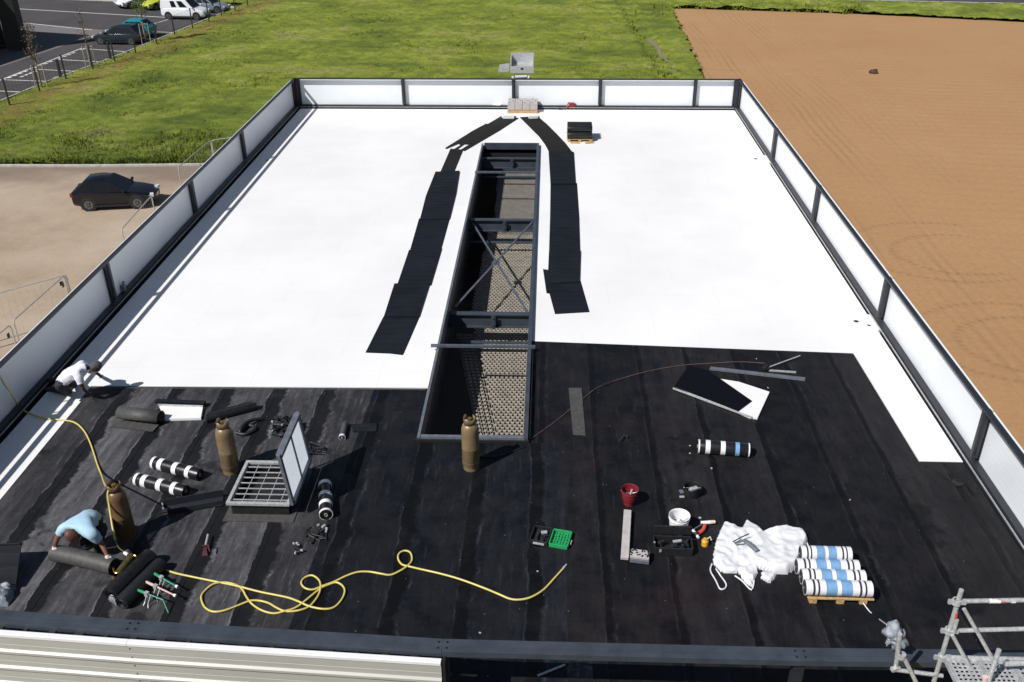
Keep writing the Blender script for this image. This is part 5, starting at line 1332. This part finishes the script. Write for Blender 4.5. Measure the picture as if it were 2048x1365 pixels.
# second, shorter standard carrying the deck end
B_ = AY(1998, 1300, yS-.35); tb(B_, (B_.x+.01, B_.y, B_.z-1.6), .025, 'standard')
tb(AY(1970, 1354, yS-.35), AY(1971, 1375, yS-.35), .028, 'marking_tape', 'pink')
# decks: perforated steel planks
dz = AY(1890, 1312, yS).z
d0 = AY(1887, 1312, yS)
def deck(x0, x1, y0, y1, z):
    k = MB(); pit = .052; nx = int((x1-x0-.06)/pit); ny = int((y1-y0-.06)/pit)
    for i in range(nx+1): k.box((x0+.03+i*pit, (y0+y1)/2, z), (.024, y1-y0, .004))
    for j in range(ny+1): k.box(((x0+x1)/2, y0+.03+j*pit, z-.0045), (x1-x0, .026, .004))
    for x in (x0, x1): k.box((x, (y0+y1)/2, z-.02), (.018, y1-y0, .06))
    for y in (y0, y1): k.box(((x0+x1)/2, y, z-.02), (x1-x0-.018, .03, .055))
    k.build('deck_plank', 'galv', t)
zd = dz-.02
for i in range(4): deck(d0.x+.02+i*.345, d0.x+.34+i*.345, yS-1.6, yS-.03, zd)
tb((d0.x-.05, yS-.01, zd+.01), (d0.x+2.2, yS-.01, zd+.01), .024, 'ledger')
tb(AY(2010, 1328, yS-.2), AY(2150, 1322, yS-.2), .03, 'ledger')
# lower left frame of the scaffold
C1 = AY(1806, 1296, yS+.02)
tb(AY(1800, 1268, yS+.02), AY(1791, 1340, yS+.02), .025, 'short_standard'); tb(AY(1806, 1312, yS), AY(1842, 1385, yS-.1), .024, 'brace')
k = MB(); p = AY(1803, 1312, yS); k.lathe([(.028, -.03), (.045, -.03), (.045, .03), (.028, .03)], p, 12); k.build('coupler', 'galv', t)
k = MB(); p = AY(1791, 1338, yS); k.box(p, (.10, .05, .04), .3); k.build('coupler', 'galv', t)
tb(AY(1791, 1340, yS), AY(1885, 1352, yS), .024, 'ledger', 'galv')
# grey film tied to it
def blob(name, pts, r, mat, label, cat, sd):
    me = bmesh.new(); bmesh.ops.create_icosphere(me, subdivisions=4, radius=1); c = sum(pts, Vector())/len(pts)
    k = MB(); vs = []
    for v in me.verts:
        n_ = v.co.copy(); dd = max((p-c).dot(n_) for p in pts); q = c+n_*(max(dd, .02)*.75+r*.5)
        q += n_*(.06*noise.noise(n_*2.5+Vector((sd, 0, 0)))-.07*abs(noise.noise(n_*4+Vector((sd, 3, 0))))-.03*abs(noise.noise(n_*11))); vs.append(q)
    k._add(vs, [tuple(v.index for v in f.verts) for f in me.faces]); me.free(); return tag(k.build(name, mat, smooth=70), label, cat)
blob('film_bundle', [AY(1776, 1262, 7.75), AY(1815, 1268, 7.8), AY(1808, 1298, 7.75), AY(1778, 1296, 7.7), AY(1773, 1246, 7.75)], .05, 'plastic', 'grey plastic film knotted round the short scaffold tube', 'plastic film', 2.)
k = MB(); k.tube(sq([P(*p, .03) for p in [(1715, 1190), (1738, 1222), (1760, 1240)]]+[AY(1774, 1250, 7.8)], 4), .008, 5); tag(k.build('white_string', 'white'), 'thin white string from the pallet to the film bundle', 'string')
# things seen below the near rail
t = thing('grey_bundle', 'pale rags on the felt just behind the near rail', 'rags')
mound('rags', PG([(1135, 1330), (1160, 1322), (1185, 1335), (1190, 1360), (1130, 1362)]), RZ, .05, 'steel', t, .03, .05, 6, .06, 12.)
k = MB(); k.beam(P(1075, 1352, .02), P(1130, 1330, .02), .03, .012); tag(k.build('pale_strip', 'galv'), 'short pale strip on the felt behind the near rail', 'strip')
t = thing('bracket_pair', 'small grey fitting on the bottom rail of the left parapet', 'fitting')
p = P(247, 576, .18); k = MB(); k.box(p, (.10, .10, .14)); k.cyl(p+Vector((0, 0, .05)), p+Vector((.02, .02, .16)), .03, 8); k.build('fitting', 'steellight', t, bevel=.01)

# ================================================================ PEOPLE
def skinmesh(name, chains, root, mat, parent=None, sub=2):
    """chains: list of [(Vector, radius), ...]; a point shared by position joins chains"""
    vs = []; rs = []; es = []; key = {}
    def vid(p, r):
        k_ = tuple(round(c, 4) for c in p)
        if k_ not in key: key[k_] = len(vs); vs.append(tuple(p)); rs.append(r)
        return key[k_]
    for ch in chains:
        ids = [vid(Vector(p), r) for p, r in ch]
        es += [(a, b) for a, b in zip(ids, ids[1:]) if a != b]
    me = bpy.data.meshes.new(name); me.from_pydata(vs, es, [])
    o = bpy.data.objects.new(name, me); C.objects.link(o)
    sk = o.modifiers.new('skin', 'SKIN'); sk.use_smooth_shade = True; sk.branch_smoothing = .6
    for i, v in enumerate(me.skin_vertices[0].data):
        r = rs[i]; v.radius = (r, r) if not isinstance(r, tuple) else r
        v.use_root = False
    me.skin_vertices[0].data[root].use_root = True
    ss = o.modifiers.new('sub', 'SUBSURF'); ss.levels = sub; ss.render_levels = sub
    dg = bpy.context.evaluated_depsgraph_get(); m2 = bpy.data.meshes.new_from_object(o.evaluated_get(dg))
    bpy.data.objects.remove(o); m2.name = name; m2.materials.clear(); m2.materials.append(M[mat])
    for p in m2.polygons: p.use_smooth = True
    o = bpy.data.objects.new(name, m2); C.objects.link(o)
    if parent: o.parent = parent
    return o
def hand_chains(wrist, d, nrm, curl):
    """palm + four fingers + thumb; d = pointing direction, nrm = back of hand"""
    d = d.normalized(); nrm = (nrm-d*nrm.dot(d)).normalized(); s = d.cross(nrm)
    palm = wrist+d*.045; out = [[(wrist, .026), (palm, .034)]]
    for i, (o_, L) in enumerate(((-.030, .062), (-.010, .074), (.010, .070), (.030, .055))):
        k0 = palm+d*.035+s*o_; k1 = k0+d*L*.5-nrm*curl*.012; k2 = k1+d*L*.3-nrm*curl*.026; k3 = k2+d*L*.14-nrm*curl*.028
        out.append([(palm, .034), (k0, .011), (k1, .0095), (k2, .009), (k3, .008)])
    t0 = wrist+d*.02-s*.035; out.append([(palm, .034), (t0+d*.01-s*.012, .013), (t0+d*.035-s*.025-nrm*.012, .010), (t0+d*.055-s*.022-nrm*.02, .009)])
    return out
def head(parent, c, fwd, up, skin_mat, hair_mat, cap=False):
    f = fwd.normalized(); u = (up-f*up.dot(f)).normalized(); s = f.cross(u)
    def hp(x, y, z): return c+s*x+f*y+u*z
    bm = bmesh.new(); bmesh.ops.create_uvsphere(bm, u_segments=24, v_segments=18, radius=1)
    k = MB(); vs = []
    for v in bm.verts:
        x, y, z_ = v.co; sx = .074*(1-.18*max(0, -z_)); sy = .096; sz = .115
        yy = y*sy
        if y > 0 and z_ < 0: yy *= 1-.06*abs(z_)
        if abs(x) < .22 and y > .7: yy += .016*math.exp(-((z_+.1)/.18)**2)      # nose
        if y > .6: yy -= .006*math.exp(-((z_-.12)/.10)**2)*(1 if .2 < abs(x) < .6 else 0)  # sockets
        if y > .6 and abs(x) < .4: yy += .004*math.exp(-((z_+.48)/.07)**2)       # lips
        vs.append(hp(x*sx, yy, z_*sz))
    k._add(vs, [tuple(v.index for v in fc.verts) for fc in bm.faces]); hd = k.build('head', skin_mat, parent, smooth=80)
    k = MB()
    for sg in (-1, 1): k.lathe([(.001, .006), (.012, .006), (.020, 0), (.014, -.01)], hp(sg*.076, -.005, -.005), 10, s*sg)
    k.build('ear', skin_mat, hd)
    k = MB()
    for sg in (-1, 1): k.lathe([(.001, .004), (.008, .003), (.011, -.004)], hp(sg*.030, .088, .014), 8, f)
    k.build('eye', 'hair', hd)
    k = MB(); k.tube([hp(-.022, .093, -.055), hp(0, .098, -.056), hp(.022, .093, -.055)], .004, 6); k.build('mouth', 'red', hd)
    k = MB(); vs = []; fs = []
    for v in bm.verts: x, y, z_ = v.co; r = 1.07+.03*noise.noise(v.co*5); vs.append(hp(x*.078*r, y*.098*r-.006, z_*.115*r+.004))
    for fc in bm.faces:
        cz = sum(v.co.z for v in fc.verts)/len(fc.verts); cy = sum(v.co.y for v in fc.verts)/len(fc.verts)
        if cz > .25 or (cy < -.15 and cz > -.55): fs.append(tuple(v.index for v in fc.verts))
    k._add(vs, fs); k.build('cap' if cap else 'hair', hair_mat, parent, smooth=80)
    bm.free()
V = Vector
def up(p, dz): return p+V((0, 0, dz))

def shell(name, body, pick, off, mat, parent):
    """garment: the body faces chosen by pick(centre), pushed out along their normals"""
    me = body.data; ids = {}; vs = []; fs = []
    for p in me.polygons:
        if not pick(p.center): continue
        f = []
        for v in p.vertices:
            if v not in ids:
                vv = me.vertices[v]; ids[v] = len(vs); wr = .5*off*noise.noise(vv.co*11)+.25*off*noise.noise(vv.co*27)
                vs.append(tuple(vv.co+vv.normal*(off+wr)))
            f.append(ids[v])
        fs.append(tuple(f))
    m2 = bpy.data.meshes.new(name); m2.from_pydata(vs, [], fs); m2.materials.append(M[mat])
    for p in m2.polygons: p.use_smooth = True
    o = bpy.data.objects.new(name, m2); C.objects.link(o); o.parent = parent
    q = o.modifiers.new('thickness', 'SOLIDIFY'); q.thickness = min(.012, off*.8); q.offset = -1
    return o
def segd(p, a, b):
    ab = b-a; t_ = max(0, min(1, (p-a).dot(ab)/max(ab.length_squared, 1e-9))); return (a+ab*t_-p).length, t_
def worker(label, J, shirt, skin, cap=None, gloves=True, fwd=None):
    pel, ab, ch, nk, hd = J['pelvis'], J['belly'], J['chest'], J['neck'], J['head']
    bones = [('torso', pel, ab), ('torso', ab, ch), ('yoke', ch, nk), ('neck', nk, hd)]
    body_ch = [[(pel, .135), (ab, (.145, .125)), (ch, (.165, .135)), (nk, .060), (nk+(hd-nk)*.5, .055)]]
    for s_ in ('l', 'r'):
        sh, el, wr, kn, an, toe = J[s_+'sh'], J[s_+'el'], J[s_+'wr'], J[s_+'kn'], J[s_+'an'], J[s_+'toe']
        body_ch.append([(ch, (.165, .135)), (sh, .068), ((sh+el)/2, .050), (el, .040), ((el+wr)/2, .038), (wr, .028)])
        dr = (wr-el).normalized(); body_ch += hand_chains(wr, J.get(s_+'hd', dr), V((0, 0, 1)), 1.2)
        hp_ = J[s_+'hip']; body_ch.append([(pel, .135), (hp_, .100), ((hp_+kn)/2, .085), (kn, .064), ((kn+an)/2, .056), (an, .042), (toe, .036)])
        bones += [('yoke', ch, sh), ('uparm', sh, el), ('forearm', el, wr), ('hand', wr, wr+J.get(s_+'hd', dr).normalized()*.2), ('thigh', pel, hp_), ('thigh', hp_, kn), ('shin', kn, an), ('foot', an, toe)]
    root = skinmesh('person', body_ch, 0, skin, None, 2); tag(root, label, 'person')
    def near(c):
        best = min(((segd(c, a, b)[0], i) for i, (_, a, b) in enumerate(bones)))[1]; nm, a, b = bones[best]; return nm, segd(c, a, b)[1], a
    shell('shirt', root, lambda c: (lambda q: q[0] in ('torso', 'yoke') or (q[0] == 'uparm' and q[1] < .62) or (q[0] == 'neck' and q[1] < .12))(near(c)), .026, shirt, root)
    shell('trousers', root, lambda c: (lambda q: q[0] in ('thigh',) or (q[0] == 'shin' and q[1] < .93) or (q[0] == 'torso' and q[2] == pel and q[1] < .30))(near(c)), .017, 'trousers', root)
    for s_ in ('l', 'r'):
        an, toe = J[s_+'an'], J[s_+'toe']; d = (toe-an).normalized()
        skinmesh('boot', [[(an+d*-.03, .054), (an+d*.05, .056), (toe, .050), (toe+d*.06, .040)]], 0, 'boot', root, 2)
        if gloves:
            wr = J[s_+'wr']; shell('glove', root, lambda c: (c-wr).length < .24 and near(c)[0] == 'hand', .006, 'glove', root)
    head(root, hd, fwd, J['hup'], skin, cap or 'stubble', cap is not None)
    return root

# worker kneeling in the gutter, white T-shirt
def p_(x, y, h): return P(x, y, h)
pel = p_(119, 764, .42); nk = p_(170, 736, .66); ch = pel+(nk-pel)*.72+V((0, 0, .05)); ab = pel+(nk-pel)*.36+V((0, 0, .04))
side = (nk-pel).cross(V((0, 0, 1))).normalized()      # towards the worker's right (near) side
J = dict(pelvis=pel, belly=ab, chest=ch, neck=nk, head=nk+(nk-ch).normalized()*.14+V((.04, .03, -.03)), hup=V((.5, .3, .75)),
    rsh=ch+side*.19+(nk-ch)*.3, lsh=ch-side*.19+(nk-ch)*.3,
    rel=p_(166, 778, .36), rwr=p_(177, 787, .09), lel=p_(180, 744, .34), lwr=p_(190, 747, .09),
    rhip=pel+side*.09+V((0, 0, -.02)), lhip=pel-side*.09+V((0, 0, -.02)),
    rkn=p_(138, 785, .07), lkn=p_(150, 768, .07), ran=p_(104, 778, .07), lan=p_(104, 760, .07), rtoe=p_(96, 779, .03), ltoe=p_(96, 761, .03),
    rhd=V((.8, -.1, -.4)), lhd=V((.9, 0, -.4)))
worker('worker in a white T-shirt and cap kneeling in the gutter by the left parapet', J, 'whiteshirt', 'darkskin', cap='beanie', gloves=False, fwd=V((.55, .1, -.85)))
# worker bending over the roll, light blue T-shirt
pel = p_(194, 1040, .52); nk = p_(146, 1056, .66); ch = pel+(nk-pel)*.70+V((0, 0, .10)); ab = pel+(nk-pel)*.36+V((0, 0, .10))
side = (nk-pel).cross(V((0, 0, 1))).normalized()
J = dict(pelvis=pel, belly=ab, chest=ch, neck=nk, head=p_(146, 1071, .58), hup=V((-.6, -.7, .5)),
    rsh=p_(131, 1052, .66), lsh=p_(184, 1068, .66),
    rel=p_(115, 1076, .42), rwr=p_(109, 1093, .27), lel=p_(203, 1087, .42), lwr=p_(215, 1112, .27),
    rhip=pel+side*.09+V((0, .06, -.02)), lhip=pel-side*.09+V((0, -.02, -.02)),
    rkn=p_(168, 1090, .12), lkn=p_(196, 1085, .30), ran=p_(196, 1060, .07), lan=p_(196, 1100, .08), rtoe=p_(203, 1056, .03), ltoe=p_(184, 1104, .035),
    rhd=V((-.15, -.5, -.8)), lhd=V((.2, -.8, -.5)))
J['rsh'], J['lsh'] = J['rsh'], J['lsh']
worker('worker in a light blue T-shirt and pale gloves bending over the grey roll', J, 'blueshirt', 'skin', fwd=V((-.15, -.75, -.65)))

# ---------------------------------------------------------------- put every Empty at the base of its thing
for e in [o for o in list(C.objects) if o.type == 'EMPTY' and o.parent is None and o.location.length < 1e-6]:
    kids = list(e.children); allk = kids+[c for k_ in kids for c in k_.children]
    co = [v.co for k_ in allk if k_.type == 'MESH' for v in k_.data.vertices]
    if not co: continue
    xs = [c.x for c in co]; ys = [c.y for c in co]; zs = [c.z for c in co]
    b = V(((min(xs)+max(xs))/2, (min(ys)+max(ys))/2, min(zs)))
    for d in {k_.data for k_ in allk if k_.type == 'MESH'}: d.transform(Matrix.Translation(-b))
    e.location = b
